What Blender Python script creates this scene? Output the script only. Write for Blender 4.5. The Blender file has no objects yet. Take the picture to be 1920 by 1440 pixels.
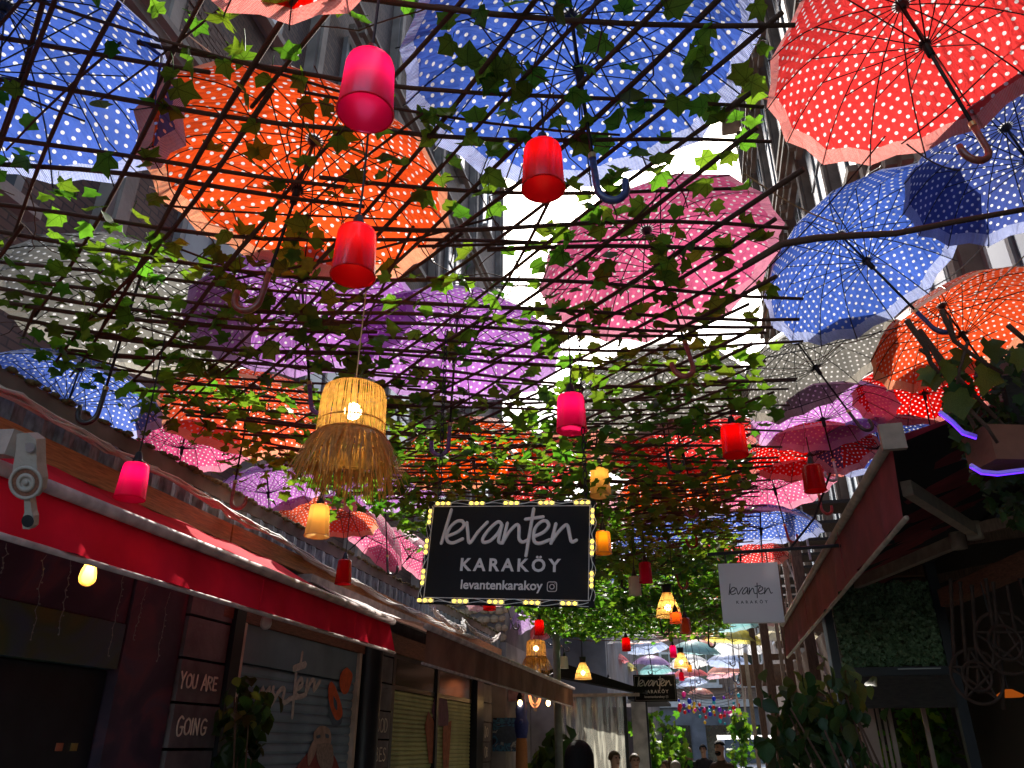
import bpy, bmesh, math, random
from mathutils import Vector as V, Matrix as M
R = math.radians
random.seed(7)
rnd = random.random
def U(a, b): return a + (b - a) * rnd()
sc = bpy.context.scene
COL = sc.collection
# ------------------------------------------------------------------ camera
PITCH, YAW, F = R(25.3), R(13.2), 1440.0
CAM = V((0, 0, 1.65))
cd = bpy.data.cameras.new('camera'); cam = bpy.data.objects.new('camera', cd); COL.objects.link(cam)
cd.sensor_width = 36; cd.lens = F / 1920 * 36; cd.clip_start = .05; cd.clip_end = 2000
cam.location = CAM; cam.rotation_euler = (R(90) + PITCH, 0, YAW)
sc.camera = cam
FW = V((-math.sin(YAW) * math.cos(PITCH), math.cos(YAW) * math.cos(PITCH), math.sin(PITCH)))
RT = V((math.cos(YAW), math.sin(YAW), 0)); UP = RT.cross(FW)
# ------------------------------------------------------------------ sky, sun, exposure
SUN_EL, SUN_AZ = R(43), R(2.8)            # azimuth: degrees to the left of the alley's axis
w = bpy.data.worlds.new('World'); sc.world = w; w.use_nodes = True
wn = w.node_tree.nodes; bg = wn['Background']
sky = wn.new('ShaderNodeTexSky'); sky.sky_type = 'NISHITA'; sky.sun_disc = False
sky.sun_elevation = SUN_EL; sky.sun_rotation = -SUN_AZ
sky.air_density = 1.2; sky.dust_density = 2.5; sky.ozone_density = 1.0
w.node_tree.links.new(sky.outputs[0], bg.inputs[0]); bg.inputs[1].default_value = .15
sl = bpy.data.lights.new('sun', 'SUN'); so = bpy.data.objects.new('sun', sl); COL.objects.link(so)
sl.energy = 2.45; sl.angle = R(.5); sl.color = (1, .95, .86)
sd = V((-math.sin(SUN_AZ) * math.cos(SUN_EL), math.cos(SUN_AZ) * math.cos(SUN_EL), math.sin(SUN_EL)))
so.rotation_euler = sd.to_track_quat('Z', 'Y').to_euler(); so.location = (0, 0, 30)
sc.view_settings.view_transform = 'Standard'; sc.view_settings.look = 'None'
sc.view_settings.exposure = 1.5; sc.view_settings.gamma = 1; sc.view_settings.use_curve_mapping = False
sc.cycles.max_bounces = 7; sc.cycles.transmission_bounces = 5; sc.cycles.transparent_max_bounces = 8
sc.cycles.diffuse_bounces = 4; sc.cycles.glossy_bounces = 3
sc.cycles.sample_clamp_indirect = 4; sc.cycles.caustics_reflective = False; sc.cycles.caustics_refractive = False
# photo pixel (1920 x 1440) -> point in the place
def ray(x, y): return FW + RT * ((x - 960) / F) + UP * ((720 - y) / F)
def atz(x, y, z): r = ray(x, y); return CAM + r * ((z - CAM.z) / r.z)
def atx(x, y, X): r = ray(x, y); return CAM + r * (X / r.x)
def aty(x, y, Y): r = ray(x, y); return CAM + r * (Y / r.y)
def atd(x, y, d): return CAM + ray(x, y) * d
def proj(p):
    v = V(p) - CAM; d = v.dot(FW)
    return 960 + F * v.dot(RT) / d, 720 - F * v.dot(UP) / d, d
# ------------------------------------------------------------------ materials
MATS = {}
def nm(name):
    m = bpy.data.materials.new(name); m.use_nodes = True; nt = m.node_tree
    for n in list(nt.nodes): nt.nodes.remove(n)
    out = nt.nodes.new('ShaderNodeOutputMaterial'); MATS[name] = m
    return m, nt, out
def N(nt, t, **kw):
    n = nt.nodes.new(t)
    for k, v in kw.items():
        if k.startswith('i_'):
            key = k[2:]; n.inputs[int(key) if key.isdigit() else key.replace('_', ' ')].default_value = v
        else: setattr(n, k, v)
    return n
def c4(c): return (c[0], c[1], c[2], 1)
def varied(nt, col, scale, amt, detail=6, coord='Object'):
    tc = N(nt, 'ShaderNodeTexCoord'); no = N(nt, 'ShaderNodeTexNoise'); no.inputs['Scale'].default_value = scale; no.inputs['Detail'].default_value = detail
    nt.links.new(tc.outputs[coord], no.inputs['Vector'])
    mr = N(nt, 'ShaderNodeMapRange'); mr.inputs[1].default_value = .3; mr.inputs[2].default_value = .7
    mr.inputs[3].default_value = 1 - amt; mr.inputs[4].default_value = 1 + amt
    nt.links.new(no.outputs[0], mr.inputs[0])
    mx = N(nt, 'ShaderNodeMix', data_type='RGBA', blend_type='MULTIPLY'); mx.inputs[0].default_value = 1
    mx.inputs[6].default_value = c4(col); nt.links.new(mr.outputs[0], mx.inputs[7])
    return mx.outputs[2], no, tc
def pr(name, col, rough=.6, scale=6, amt=.25, bump=.0, metal=0, bscale=None, spec=.4, streak=None, coat=0):
    m, nt, out = nm(name)
    p = N(nt, 'ShaderNodeBsdfPrincipled'); p.inputs['Roughness'].default_value = rough; p.inputs['Metallic'].default_value = metal
    p.inputs['Specular IOR Level'].default_value = spec
    if coat: p.inputs['Coat Weight'].default_value = coat
    c, no, tc = varied(nt, col, scale, amt)
    if streak:                      # long grain: the noise stretched along one axis
        mp = N(nt, 'ShaderNodeMapping'); mp.inputs['Scale'].default_value = streak
        nt.links.new(tc.outputs['Object'], mp.inputs[0]); nt.links.new(mp.outputs[0], no.inputs['Vector'])
    nt.links.new(c, p.inputs['Base Color'])
    if bump:
        b = N(nt, 'ShaderNodeBump'); b.inputs['Strength'].default_value = bump; b.inputs['Distance'].default_value = .01
        n2 = N(nt, 'ShaderNodeTexNoise'); n2.inputs['Scale'].default_value = bscale or scale * 5; n2.inputs['Detail'].default_value = 8
        nt.links.new((mp.outputs[0] if streak else tc.outputs['Object']), n2.inputs['Vector'])
        nt.links.new(n2.outputs[0], b.inputs['Height']); nt.links.new(b.outputs[0], p.inputs['Normal'])
    nt.links.new(p.outputs[0], out.inputs[0])
    return m
def emis(name, col, s):
    m, nt, out = nm(name); e = N(nt, 'ShaderNodeEmission'); e.inputs[0].default_value = c4(col); e.inputs[1].default_value = s
    nt.links.new(e.outputs[0], out.inputs[0]); return m
def sheer(name, col, tcol=None, mixv=.5, gloss=.0, amt=.12, scale=9, rough=.25):
    """cloth, glass or leaf that lets light through: diffuse + translucent (+ a little gloss)"""
    m, nt, out = nm(name)
    c, no, tc = varied(nt, col, scale, amt)
    d = N(nt, 'ShaderNodeBsdfDiffuse'); nt.links.new(c, d.inputs[0])
    t = N(nt, 'ShaderNodeBsdfTranslucent')
    if tcol:
        c2, _, _ = varied(nt, tcol, scale, amt); nt.links.new(c2, t.inputs[0])
    else: nt.links.new(c, t.inputs[0])
    mx = N(nt, 'ShaderNodeMixShader'); mx.inputs[0].default_value = mixv
    nt.links.new(d.outputs[0], mx.inputs[1]); nt.links.new(t.outputs[0], mx.inputs[2])
    last = mx.outputs[0]
    if gloss:
        g = N(nt, 'ShaderNodeBsdfGlossy'); g.inputs['Roughness'].default_value = rough
        fr = N(nt, 'ShaderNodeFresnel'); fr.inputs[0].default_value = 1.45
        ml = N(nt, 'ShaderNodeMath', operation='MULTIPLY'); ml.inputs[1].default_value = gloss; nt.links.new(fr.outputs[0], ml.inputs[0])
        m2 = N(nt, 'ShaderNodeMixShader'); nt.links.new(ml.outputs[0], m2.inputs[0]); nt.links.new(last, m2.inputs[1]); nt.links.new(g.outputs[0], m2.inputs[2]); last = m2.outputs[0]
    nt.links.new(last, out.inputs[0]); return m
def leafmat(name, dcol, tcol, mixv=.5, hue=.04):
    m, nt, out = nm(name)
    gi = N(nt, 'ShaderNodeNewGeometry'); oi = N(nt, 'ShaderNodeObjectInfo')
    ad = N(nt, 'ShaderNodeMath', operation='ADD'); nt.links.new(gi.outputs['Random Per Island'], ad.inputs[0]); nt.links.new(oi.outputs['Random'], ad.inputs[1])
    fr = N(nt, 'ShaderNodeMath', operation='FRACT'); nt.links.new(ad.outputs[0], fr.inputs[0])
    hs = []
    for c in (dcol, tcol):
        h = N(nt, 'ShaderNodeHueSaturation'); cc, no, tc = varied(nt, c, 30, .25); nt.links.new(cc, h.inputs['Color'])
        mr = N(nt, 'ShaderNodeMapRange'); mr.inputs[3].default_value = .5 - hue; mr.inputs[4].default_value = .5 + hue * .6; nt.links.new(fr.outputs[0], mr.inputs[0]); nt.links.new(mr.outputs[0], h.inputs['Hue'])
        mr2 = N(nt, 'ShaderNodeMapRange'); mr2.inputs[3].default_value = .6; mr2.inputs[4].default_value = 1.35
        ml = N(nt, 'ShaderNodeMath', operation='MULTIPLY'); ml.inputs[1].default_value = 7.3; nt.links.new(fr.outputs[0], ml.inputs[0])
        f2 = N(nt, 'ShaderNodeMath', operation='FRACT'); nt.links.new(ml.outputs[0], f2.inputs[0]); nt.links.new(f2.outputs[0], mr2.inputs[0]); nt.links.new(mr2.outputs[0], h.inputs['Value'])
        hs.append(h)
    d = N(nt, 'ShaderNodeBsdfPrincipled'); d.inputs['Roughness'].default_value = .45; d.inputs['Specular IOR Level'].default_value = .22; nt.links.new(hs[0].outputs[0], d.inputs['Base Color'])
    t = N(nt, 'ShaderNodeBsdfTranslucent'); nt.links.new(hs[1].outputs[0], t.inputs[0])
    mx = N(nt, 'ShaderNodeMixShader'); mx.inputs[0].default_value = mixv
    nt.links.new(d.outputs[0], mx.inputs[1]); nt.links.new(t.outputs[0], mx.inputs[2]); nt.links.new(mx.outputs[0], out.inputs[0])
    return m
def dotcloth(name, base, border, dots=(.86, .85, .84), plain=False, two=None):
    """umbrella cloth: printed dots on fabric coordinates in metres, a finely hatched rim band"""
    m, nt, out = nm(name); L = nt.links.new
    uv = N(nt, 'ShaderNodeUVMap', uv_map='fabric'); rim = N(nt, 'ShaderNodeUVMap', uv_map='rim')
    sx = N(nt, 'ShaderNodeSeparateXYZ'); L(rim.outputs[0], sx.inputs[0])
    no = N(nt, 'ShaderNodeTexNoise'); no.inputs['Scale'].default_value = 5; no.inputs['Detail'].default_value = 5; tc = N(nt, 'ShaderNodeTexCoord'); L(tc.outputs['Object'], no.inputs['Vector'])
    mr = N(nt, 'ShaderNodeMapRange'); mr.inputs[1].default_value = .3; mr.inputs[2].default_value = .7; mr.inputs[3].default_value = .82; mr.inputs[4].default_value = 1.14; L(no.outputs[0], mr.inputs[0])
    def cell(scale, rot):
        mp = N(nt, 'ShaderNodeMapping'); mp.inputs['Scale'].default_value = (scale, scale, 0); mp.inputs['Rotation'].default_value = (0, 0, rot); L(uv.outputs[0], mp.inputs[0])
        f = N(nt, 'ShaderNodeVectorMath', operation='FRACTION'); L(mp.outputs[0], f.inputs[0])
        s = N(nt, 'ShaderNodeVectorMath', operation='SUBTRACT'); s.inputs[1].default_value = (.5, .5, 0); L(f.outputs[0], s.inputs[0])
        l = N(nt, 'ShaderNodeVectorMath', operation='LENGTH'); L(s.outputs[0], l.inputs[0]); return l.outputs['Value']
    col = N(nt, 'ShaderNodeRGB'); col.outputs[0].default_value = c4(base); c = col.outputs[0]
    if not plain:
        ss = N(nt, 'ShaderNodeMapRange', interpolation_type='SMOOTHSTEP'); ss.inputs[1].default_value = .17; ss.inputs[2].default_value = .205; ss.inputs[3].default_value = 1; ss.inputs[4].default_value = 0
        L(cell(23.5, R(38)), ss.inputs[0])
        mx = N(nt, 'ShaderNodeMix', data_type='RGBA'); L(ss.outputs[0], mx.inputs[0]); L(c, mx.inputs[6]); mx.inputs[7].default_value = c4(dots); c = mx.outputs[2]
    if two:
        g = N(nt, 'ShaderNodeMath', operation='GREATER_THAN'); g.inputs[1].default_value = .55; L(sx.outputs[0], g.inputs[0])
        mx = N(nt, 'ShaderNodeMix', data_type='RGBA'); L(g.outputs[0], mx.inputs[0]); L(c, mx.inputs[6]); mx.inputs[7].default_value = c4(two); c = mx.outputs[2]
    bc = N(nt, 'ShaderNodeMix', data_type='RGBA'); bc.inputs[6].default_value = c4(border); bc.inputs[7].default_value = c4(base)
    g = N(nt, 'ShaderNodeMath', operation='LESS_THAN'); g.inputs[1].default_value = .33; L(cell(190, R(20)), g.inputs[0]); L(g.outputs[0], bc.inputs[0])
    gt = N(nt, 'ShaderNodeMath', operation='GREATER_THAN'); gt.inputs[1].default_value = .905; L(sx.outputs[0], gt.inputs[0])
    mx = N(nt, 'ShaderNodeMix', data_type='RGBA'); L(gt.outputs[0], mx.inputs[0]); L(c, mx.inputs[6]); L(bc.outputs[2], mx.inputs[7])
    mu = N(nt, 'ShaderNodeMix', data_type='RGBA', blend_type='MULTIPLY'); mu.inputs[0].default_value = 1; L(mx.outputs[2], mu.inputs[6]); L(mr.outputs[0], mu.inputs[7])
    fl = N(nt, 'ShaderNodeMath', operation='FLOOR'); L(sx.outputs[1], fl.inputs[0]); wn_ = N(nt, 'ShaderNodeTexWhiteNoise', noise_dimensions='1D'); L(fl.outputs[0], wn_.inputs['W'])
    pv_ = N(nt, 'ShaderNodeMapRange'); pv_.inputs[3].default_value = .84; pv_.inputs[4].default_value = 1.08; L(wn_.outputs[0], pv_.inputs[0])  # brightness per panel: uneven shading of the gores put into the colour
    fc_ = N(nt, 'ShaderNodeMath', operation='FRACT'); L(sx.outputs[1], fc_.inputs[0]); pp = N(nt, 'ShaderNodeMath', operation='PINGPONG'); pp.inputs[1].default_value = .5; L(fc_.outputs[0], pp.inputs[0])
    se = N(nt, 'ShaderNodeMapRange'); se.inputs[1].default_value = .015; se.inputs[2].default_value = .03; se.inputs[3].default_value = .72; se.inputs[4].default_value = 1; L(pp.outputs[0], se.inputs[0])
    pm = N(nt, 'ShaderNodeMath', operation='MULTIPLY'); L(pv_.outputs[0], pm.inputs[0]); L(se.outputs[0], pm.inputs[1])
    mu0 = mu; mu = N(nt, 'ShaderNodeMix', data_type='RGBA', blend_type='MULTIPLY'); mu.inputs[0].default_value = 1; L(mu0.outputs[2], mu.inputs[6]); L(pm.outputs[0], mu.inputs[7])
    bm_ = N(nt, 'ShaderNodeBump'); bm_.inputs['Strength'].default_value = .7; bm_.inputs['Distance'].default_value = .05
    n2 = N(nt, 'ShaderNodeTexNoise'); n2.inputs['Scale'].default_value = 5; n2.inputs['Detail'].default_value = 5; n2.inputs['Distortion'].default_value = .8; mq = N(nt, 'ShaderNodeMapping'); mq.inputs['Scale'].default_value = (5, 1.6, 1); L(tc.outputs['Object'], mq.inputs[0]); L(mq.outputs[0], n2.inputs['Vector']); L(n2.outputs[0], bm_.inputs['Height'])
    oi = N(nt, 'ShaderNodeObjectInfo'); hs = N(nt, 'ShaderNodeHueSaturation'); L(mu.outputs[2], hs.inputs['Color'])     # each one faded and soiled to its own degree
    for k_, a_, b_ in (('Saturation', .96, 1.06), ('Value', .9, 1.1)):
        q1 = N(nt, 'ShaderNodeMapRange'); q1.inputs[3].default_value = a_; q1.inputs[4].default_value = b_; q0 = N(nt, 'ShaderNodeMath', operation='FRACT'); qm = N(nt, 'ShaderNodeMath', operation='MULTIPLY'); qm.inputs[1].default_value = 1 if k_ == 'Value' else 7.7
        L(oi.outputs['Random'], qm.inputs[0]); L(qm.outputs[0], q0.inputs[0]); L(q0.outputs[0], q1.inputs[0]); L(q1.outputs[0], hs.inputs[k_])
    ns = N(nt, 'ShaderNodeTexNoise'); ns.inputs['Scale'].default_value = 9; ns.inputs['Detail'].default_value = 8; ns.inputs['Roughness'].default_value = .7; L(tc.outputs['Object'], ns.inputs['Vector'])
    nr = N(nt, 'ShaderNodeMapRange'); nr.inputs[1].default_value = .52; nr.inputs[2].default_value = .75; nr.inputs[3].default_value = 0; nr.inputs[4].default_value = .13; L(ns.outputs[0], nr.inputs[0])
    mu = N(nt, 'ShaderNodeMix', data_type='RGBA'); L(nr.outputs[0], mu.inputs[0]); L(hs.outputs[0], mu.inputs[6]); mu.inputs[7].default_value = (.22, .18, .14, 1)
    d = N(nt, 'ShaderNodeBsdfDiffuse'); L(mu.outputs[2], d.inputs[0]); L(bm_.outputs[0], d.inputs['Normal'])
    t = N(nt, 'ShaderNodeBsdfTranslucent'); L(mu.outputs[2], t.inputs[0]); L(bm_.outputs[0], t.inputs['Normal'])
    ms = N(nt, 'ShaderNodeMixShader'); ms.inputs[0].default_value = .52; L(d.outputs[0], ms.inputs[1]); L(t.outputs[0], ms.inputs[2])
    g = N(nt, 'ShaderNodeBsdfGlossy'); g.inputs['Roughness'].default_value = .35; g.inputs[0].default_value = (.8, .8, .8, 1)
    m2 = N(nt, 'ShaderNodeMixShader'); m2.inputs[0].default_value = .035; L(ms.outputs[0], m2.inputs[1]); L(g.outputs[0], m2.inputs[2])
    L(m2.outputs[0], out.inputs[0]); return m
# ------------------------------------------------------------------ mesh building
class MB:
    def __init__(s): s.v = []; s.f = []
    def add(s, vs, fs):
        n = len(s.v); s.v += [V(p) for p in vs]; s.f += [tuple(i + n for i in f) for f in fs]; return s
    def box(s, c, size, rot=None):
        h = V(size) / 2; q = []
        for z in (-1, 1):
            for x, y in ((-1, -1), (1, -1), (1, 1), (-1, 1)):
                p = V((x * h.x, y * h.y, z * h.z)); q.append(V(c) + (rot @ p if rot else p))
        return s.add(q, [(3, 2, 1, 0), (4, 5, 6, 7), (0, 1, 5, 4), (1, 2, 6, 5), (2, 3, 7, 6), (3, 0, 4, 7)])
    def bb(s, x0, x1, y0, y1, z0, z1): return s.box(((x0 + x1) / 2, (y0 + y1) / 2, (z0 + z1) / 2), (x1 - x0, y1 - y0, z1 - z0))
    def bar(s, a, b, w, h, up=(0, 0, 1)):
        a, b = V(a), V(b); d = b - a; L = d.length; d.normalize(); x = d.cross(V(up))
        if x.length < 1e-4: x = d.cross(V((1, 0, 0)))
        x.normalize(); z = x.cross(d); return s.box((a + b) / 2, (w, L, h), M((x, d, z)).transposed())
    def tube(s, pts, r, n=6, cap=True, flat=1):
        pts = [V(p) for p in pts]; k = len(pts); rs = r if isinstance(r, (list, tuple)) else [r] * k
        vs = []; up = None
        for i, p in enumerate(pts):
            d = (pts[min(i + 1, k - 1)] - pts[max(i - 1, 0)]); d = d.normalized() if d.length > 1e-9 else V((0, 0, 1))
            if up is None:
                up = V((0, 0, 1)) if abs(d.z) < .9 else V((1, 0, 0))
            x = d.cross(up); x = x.normalized() if x.length > 1e-6 else V((1, 0, 0)); y = x.cross(d); up = y
            for j in range(n):
                a = 2 * math.pi * j / n; vs.append(p + (x * math.cos(a) + y * math.sin(a) * flat) * rs[i])
        fs = [(i * n + j, i * n + (j + 1) % n, (i + 1) * n + (j + 1) % n, (i + 1) * n + j) for i in range(k - 1) for j in range(n)]
        if cap: fs += [tuple(range(n - 1, -1, -1)), tuple((k - 1) * n + j for j in range(n))]
        return s.add(vs, fs)
    def lathe(s, prof, n=24, o=(0, 0, 0), mat=None):
        o = V(o); vs = []
        for r, z in prof:
            for j in range(n):
                a = 2 * math.pi * j / n; p = V((r * math.cos(a), r * math.sin(a), z)); vs.append(o + (mat @ p if mat else p))
        k = len(prof)
        return s.add(vs, [(i * n + j, i * n + (j + 1) % n, (i + 1) * n + (j + 1) % n, (i + 1) * n + j) for i in range(k - 1) for j in range(n)])
    def ball(s, c, r, n=10, sq=(1, 1, 1)):
        c = V(c); k = max(4, n // 2); vs = [c + V((0, 0, r * sq[2]))]; fs = []
        for i in range(1, k):
            t = math.pi * i / k
            for j in range(n):
                a = 2 * math.pi * j / n; vs.append(c + V((r * sq[0] * math.sin(t) * math.cos(a), r * sq[1] * math.sin(t) * math.sin(a), r * sq[2] * math.cos(t))))
        vs.append(c - V((0, 0, r * sq[2]))); e = len(vs) - 1
        for j in range(n): fs += [(0, 1 + j, 1 + (j + 1) % n), (e, 1 + (k - 2) * n + (j + 1) % n, 1 + (k - 2) * n + j)]
        for i in range(k - 2):
            for j in range(n): fs.append((1 + i * n + j, 1 + (i + 1) * n + j, 1 + (i + 1) * n + (j + 1) % n, 1 + i * n + (j + 1) % n))
        return s.add(vs, fs)
    def slab(s, pts, nrm, th):
        """outline extruded along nrm by th"""
        k = len(pts); n = V(nrm).normalized() * th; a = [V(p) for p in pts]; b = [p + n for p in a]
        return s.add(a + b, [tuple(range(k - 1, -1, -1)), tuple(range(k, 2 * k))] + [(i, (i + 1) % k, k + (i + 1) % k, k + i) for i in range(k)])
    def stroke(s, pts, wd, pl, th=.004):
        """brush stroke on a plane pl = (origin, right, up, out)"""
        o, u, v, n = pl; pts = smooth(pts) if len(pts) > 2 else pts
        P = [V(p) for p in pts]; d0 = (P[0] - P[1]).normalized(); d1 = (P[-1] - P[-2]).normalized()
        P = [P[0] + d0 * wd * .9, P[0] + d0 * wd * .5] + P + [P[-1] + d1 * wd * .5, P[-1] + d1 * wd * .9]
        W = [.25, .8] + [1] * (len(P) - 4) + [.8, .25]; vs = []
        for i, p in enumerate(P):
            d = (P[min(i + 1, len(P) - 1)] - P[max(i - 1, 0)]).normalized(); q = V((-d.y, d.x))
            for a, h in ((-1, 0), (-.75, .8), (0, 1), (.75, .8), (1, 0)):
                c = p + q * (a * wd * W[i]); vs.append(o + u * c.x + v * c.y + n * (h * th))
        return s.add(vs, [(i * 5 + j, i * 5 + j + 1, i * 5 + 6 + j, i * 5 + 5 + j) for i in range(len(P) - 1) for j in range(4)])
    def mesh(s, name, smooth=False):
        me = bpy.data.meshes.new(name); me.from_pydata([tuple(p) for p in s.v], [], s.f); me.update()
        if smooth: me.polygons.foreach_set('use_smooth', [True] * len(me.polygons))
        return me
    def build(s, name, mat, parent=None, smooth=False, local=False, **kw):
        o = ob(name, s.mesh(name, smooth), mat, parent, local)
        return tag(o, **kw) if kw else o
def smooth(pts, k=6):
    P = [V((p[0], p[1])) for p in pts]; out = []
    for i in range(len(P) - 1):
        a, b, c, d = P[max(i - 1, 0)], P[i], P[i + 1], P[min(i + 2, len(P) - 1)]
        for j in range(k):
            t = j / k; out.append(.5 * ((2 * b) + (c - a) * t + (2 * a - 5 * b + 4 * c - d) * t * t + (3 * b - a - 3 * c + d) * t ** 3))
    return out + [P[-1]]
WM = {}
def ob(name, me, mat=None, parent=None, local=False):
    o = bpy.data.objects.new(name, me); COL.objects.link(o)
    if mat is not None:
        m = MATS[mat] if isinstance(mat, str) else mat
        if len(me.materials) == 0: me.materials.append(m)
        if me.materials[0] != m: o.material_slots[0].link = 'OBJECT'; o.material_slots[0].material = m
    if parent:
        o.parent = parent
        if local: WM[o.name] = WM.get(parent.name, M())
        elif parent.name in WM: o.matrix_parent_inverse = WM[parent.name].inverted()
    return o
def tag(o, label=None, cat=None, group=None, kind=None):
    if label: o['label'] = label
    if cat: o['category'] = cat
    if group: o['group'] = group
    if kind: o['kind'] = kind
    return o
def thing(name, label, cat, loc=(0, 0, 0), group=None, mat=None):
    o = bpy.data.objects.new(name, None); COL.objects.link(o); o.empty_display_size = .1
    m = mat if mat else M.Translation(V(loc)); o.matrix_world = m; WM[o.name] = m.copy()
    return tag(o, label, cat, group)
def plane(o, u, v): u = V(u).normalized(); v = V(v).normalized(); return (V(o), u, v, u.cross(v).normalized())
def text_mb(mb, s, size, pl, bold=0., th=.003, spacing=1.0):
    cu = bpy.data.curves.new('t', 'FONT'); cu.body = s; cu.size = size; cu.align_x = 'CENTER'; cu.align_y = 'CENTER'; cu.offset = bold; cu.space_character = spacing; cu.resolution_u = 3
    o = bpy.data.objects.new('t', cu); COL.objects.link(o)
    me = o.evaluated_get(bpy.context.evaluated_depsgraph_get()).to_mesh()
    vs = [pl[0] + pl[1] * p.co.x + pl[2] * p.co.y + pl[3] * th for p in me.vertices]; fs = [tuple(p.vertices) for p in me.polygons]
    mb.add(vs, fs); bpy.data.objects.remove(o); bpy.data.curves.remove(cu)
# hand-painted capitals, strokes in a 0..1 box
ST = {'A': [[(0, 0), (.4, 1)], [(.4, 1), (.8, 0)], [(.15, .38), (.65, .38)]], 'R': [[(0, 0), (0, 1)], [(0, .97), (.45, .95), (.55, .75), (.4, .55), (0, .5)], [(.2, .5), (.6, 0)]],
 'E': [[(0, 0), (0, 1)], [(0, 1), (.5, 1)], [(0, .52), (.42, .52)], [(0, 0), (.52, 0)]], 'Y': [[(0, 1), (.32, .48)], [(.65, 1), (.32, .45), (.3, 0)]],
 'O': [[(.35, 1), (.05, .8), (0, .45), (.1, .1), (.35, 0), (.6, .15), (.68, .5), (.6, .85), (.35, 1)]], 'U': [[(0, 1), (0, .35), (.12, .04), (.35, 0), (.55, .15), (.6, 1)]],
 'G': [[(.6, .9), (.35, 1), (.08, .8), (0, .45), (.1, .1), (.35, 0), (.6, .15), (.62, .45)], [(.35, .45), (.68, .45)]], 'I': [[(0, 0), (0, 1)]],
 'N': [[(0, 0), (0, 1)], [(0, 1), (.5, 0)], [(.5, 0), (.52, 1)]], 'D': [[(0, 0), (0, 1)], [(0, 1), (.4, .9), (.58, .5), (.4, .08), (0, 0)]], 'V': [[(0, 1), (.3, 0)], [(.3, 0), (.6, 1)]],
 'B': [[(0, 0), (0, 1)], [(0, 1), (.4, .95), (.42, .62), (0, .53)], [(0, .53), (.5, .45), (.5, .08), (0, 0)]], 'S': [[(.55, .9), (.25, 1), (.03, .78), (.2, .55), (.5, .4), (.52, .12), (.25, 0), (0, .1)]]}
ADV = {'I': .22, 'E': .72, 'Y': .8, ' ': .5}
def caps(mb, s, h, wd, pl, sl=0, sp=.22):
    x = 0; tot = sum((ADV.get(c, .8) + (0 if c == ' ' else sp * .4)) for c in s) * h * .9
    for i, c in enumerate(s):
        hh = h * (1.15 if i == 0 or s[i - 1] == ' ' else .95)
        for st in ST.get(c, []):
            mb.stroke([((x - tot / 2) + p[0] * h * .9 + sl * p[1] * h, (p[1] - .5) * hh) for p in st], wd, pl)
        x += (ADV.get(c, .8) + (0 if c == ' ' else sp * .4)) * h * .9
SCRIPT = [[(405, 205), (345, 500)], [(385, 440), (480, 400), (530, 345), (510, 305), (460, 310), (410, 360), (385, 430), (400, 480), (450, 495), (530, 460)],
 [(555, 320), (570, 400), (595, 495), (660, 400), (735, 315)], [(860, 330), (830, 312), (780, 350), (725, 420), (705, 470), (725, 490), (780, 470), (840, 400), (865, 335), (850, 420), (845, 480), (870, 495)],
 [(910, 325), (880, 495)], [(880, 490), (930, 400), (985, 340), (1010, 350), (1015, 400), (1020, 460), (1050, 485), (1090, 470)], [(1130, 200), (1110, 380), (1085, 600)], [(1065, 290), (1215, 270)],
 [(1140, 440), (1225, 400), (1265, 345), (1240, 305), (1195, 315), (1150, 370), (1140, 440), (1155, 485), (1200, 495), (1280, 465)], [(1325, 330), (1290, 495)],
 [(1290, 490), (1340, 410), (1400, 345), (1425, 350), (1440, 410), (1460, 480), (1500, 468)]]
def script_word(mb, pl, width, wd, th=.004, lo=0):
    k = width / 1160
    for st in SCRIPT:
        if max(p[0] for p in st) < lo: continue
        mb.stroke([((p[0] - 925) * k, -(p[1] - 400) * k) for p in st], wd, pl, th)
# ------------------------------------------------------------------ shared materials
pr('asphalt', (.09, .085, .08), .8, 3, .3, .5)
pr('paving', (.34, .32, .29), .7, 3, .3, .3)
pr('black_metal', (.02, .02, .022), .45, 8, .2, metal=.3)
pr('umbrella_steel', (.025, .024, .024), .4, 10, .2, metal=.5)
pr('black_plastic', (.015, .015, .016), .4, 8, .2)
pr('twig', (.10, .05, .028), .8, 30, .45, .6, streak=(20, 20, 20))
pr('rope', (.55, .42, .22), .8, 40, .3)
pr('white_wire', (.62, .6, .56), .6, 10, .2)
pr('pale_wire', (.2, .19, .18), .6, 10, .2)
pr('dark_wire', (.02, .02, .02), .6, 10, .2)
for n, c in dict(brown=(.20, .05, .03), navy=(.03, .04, .12), purple=(.16, .06, .2), black=(.03, .025, .022), red=(.32, .06, .05), silver=(.5, .48, .5)).items():
    pr('handle_' + n, c, .3, 60, .4, spec=.6)
CL = {'blue': ((.085, .16, .58), (.62, .68, .92)), 'slate_blue': ((.05, .08, .30), (.45, .5, .72)), 'red': ((.8, .022, .02), (.88, .42, .36)), 'orange': ((.88, .10, .03), (.9, .5, .3)),
      'grey': ((.22, .215, .19), (.5, .47, .39)), 'purple': ((.48, .18, .6), (.62, .42, .78)), 'pink': ((.78, .13, .29), (.88, .40, .5)), 'lilac': ((.60, .22, .66), (.8, .55, .85))}
for k, (a, b) in CL.items(): dotcloth('cloth_' + k, a, b)
for k, c in dict(teal=(.3, .6, .62), yellow=(.8, .7, .15), white=(.8, .8, .82), sky=(.45, .55, .8), coral=(.85, .35, .26), salmon=(.87, .5, .42), violet=(.6, .4, .72), crimson=(.78, .15, .17), rose=(.87, .45, .52), cream=(.8, .72, .5)).items():
    dotcloth('plain_' + k, c, tuple(min(.9, x * .7 + .25) for x in c), plain=True)
leafmat('ivy', (.03, .085, .016), (.16, .38, .02), .5)
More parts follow.
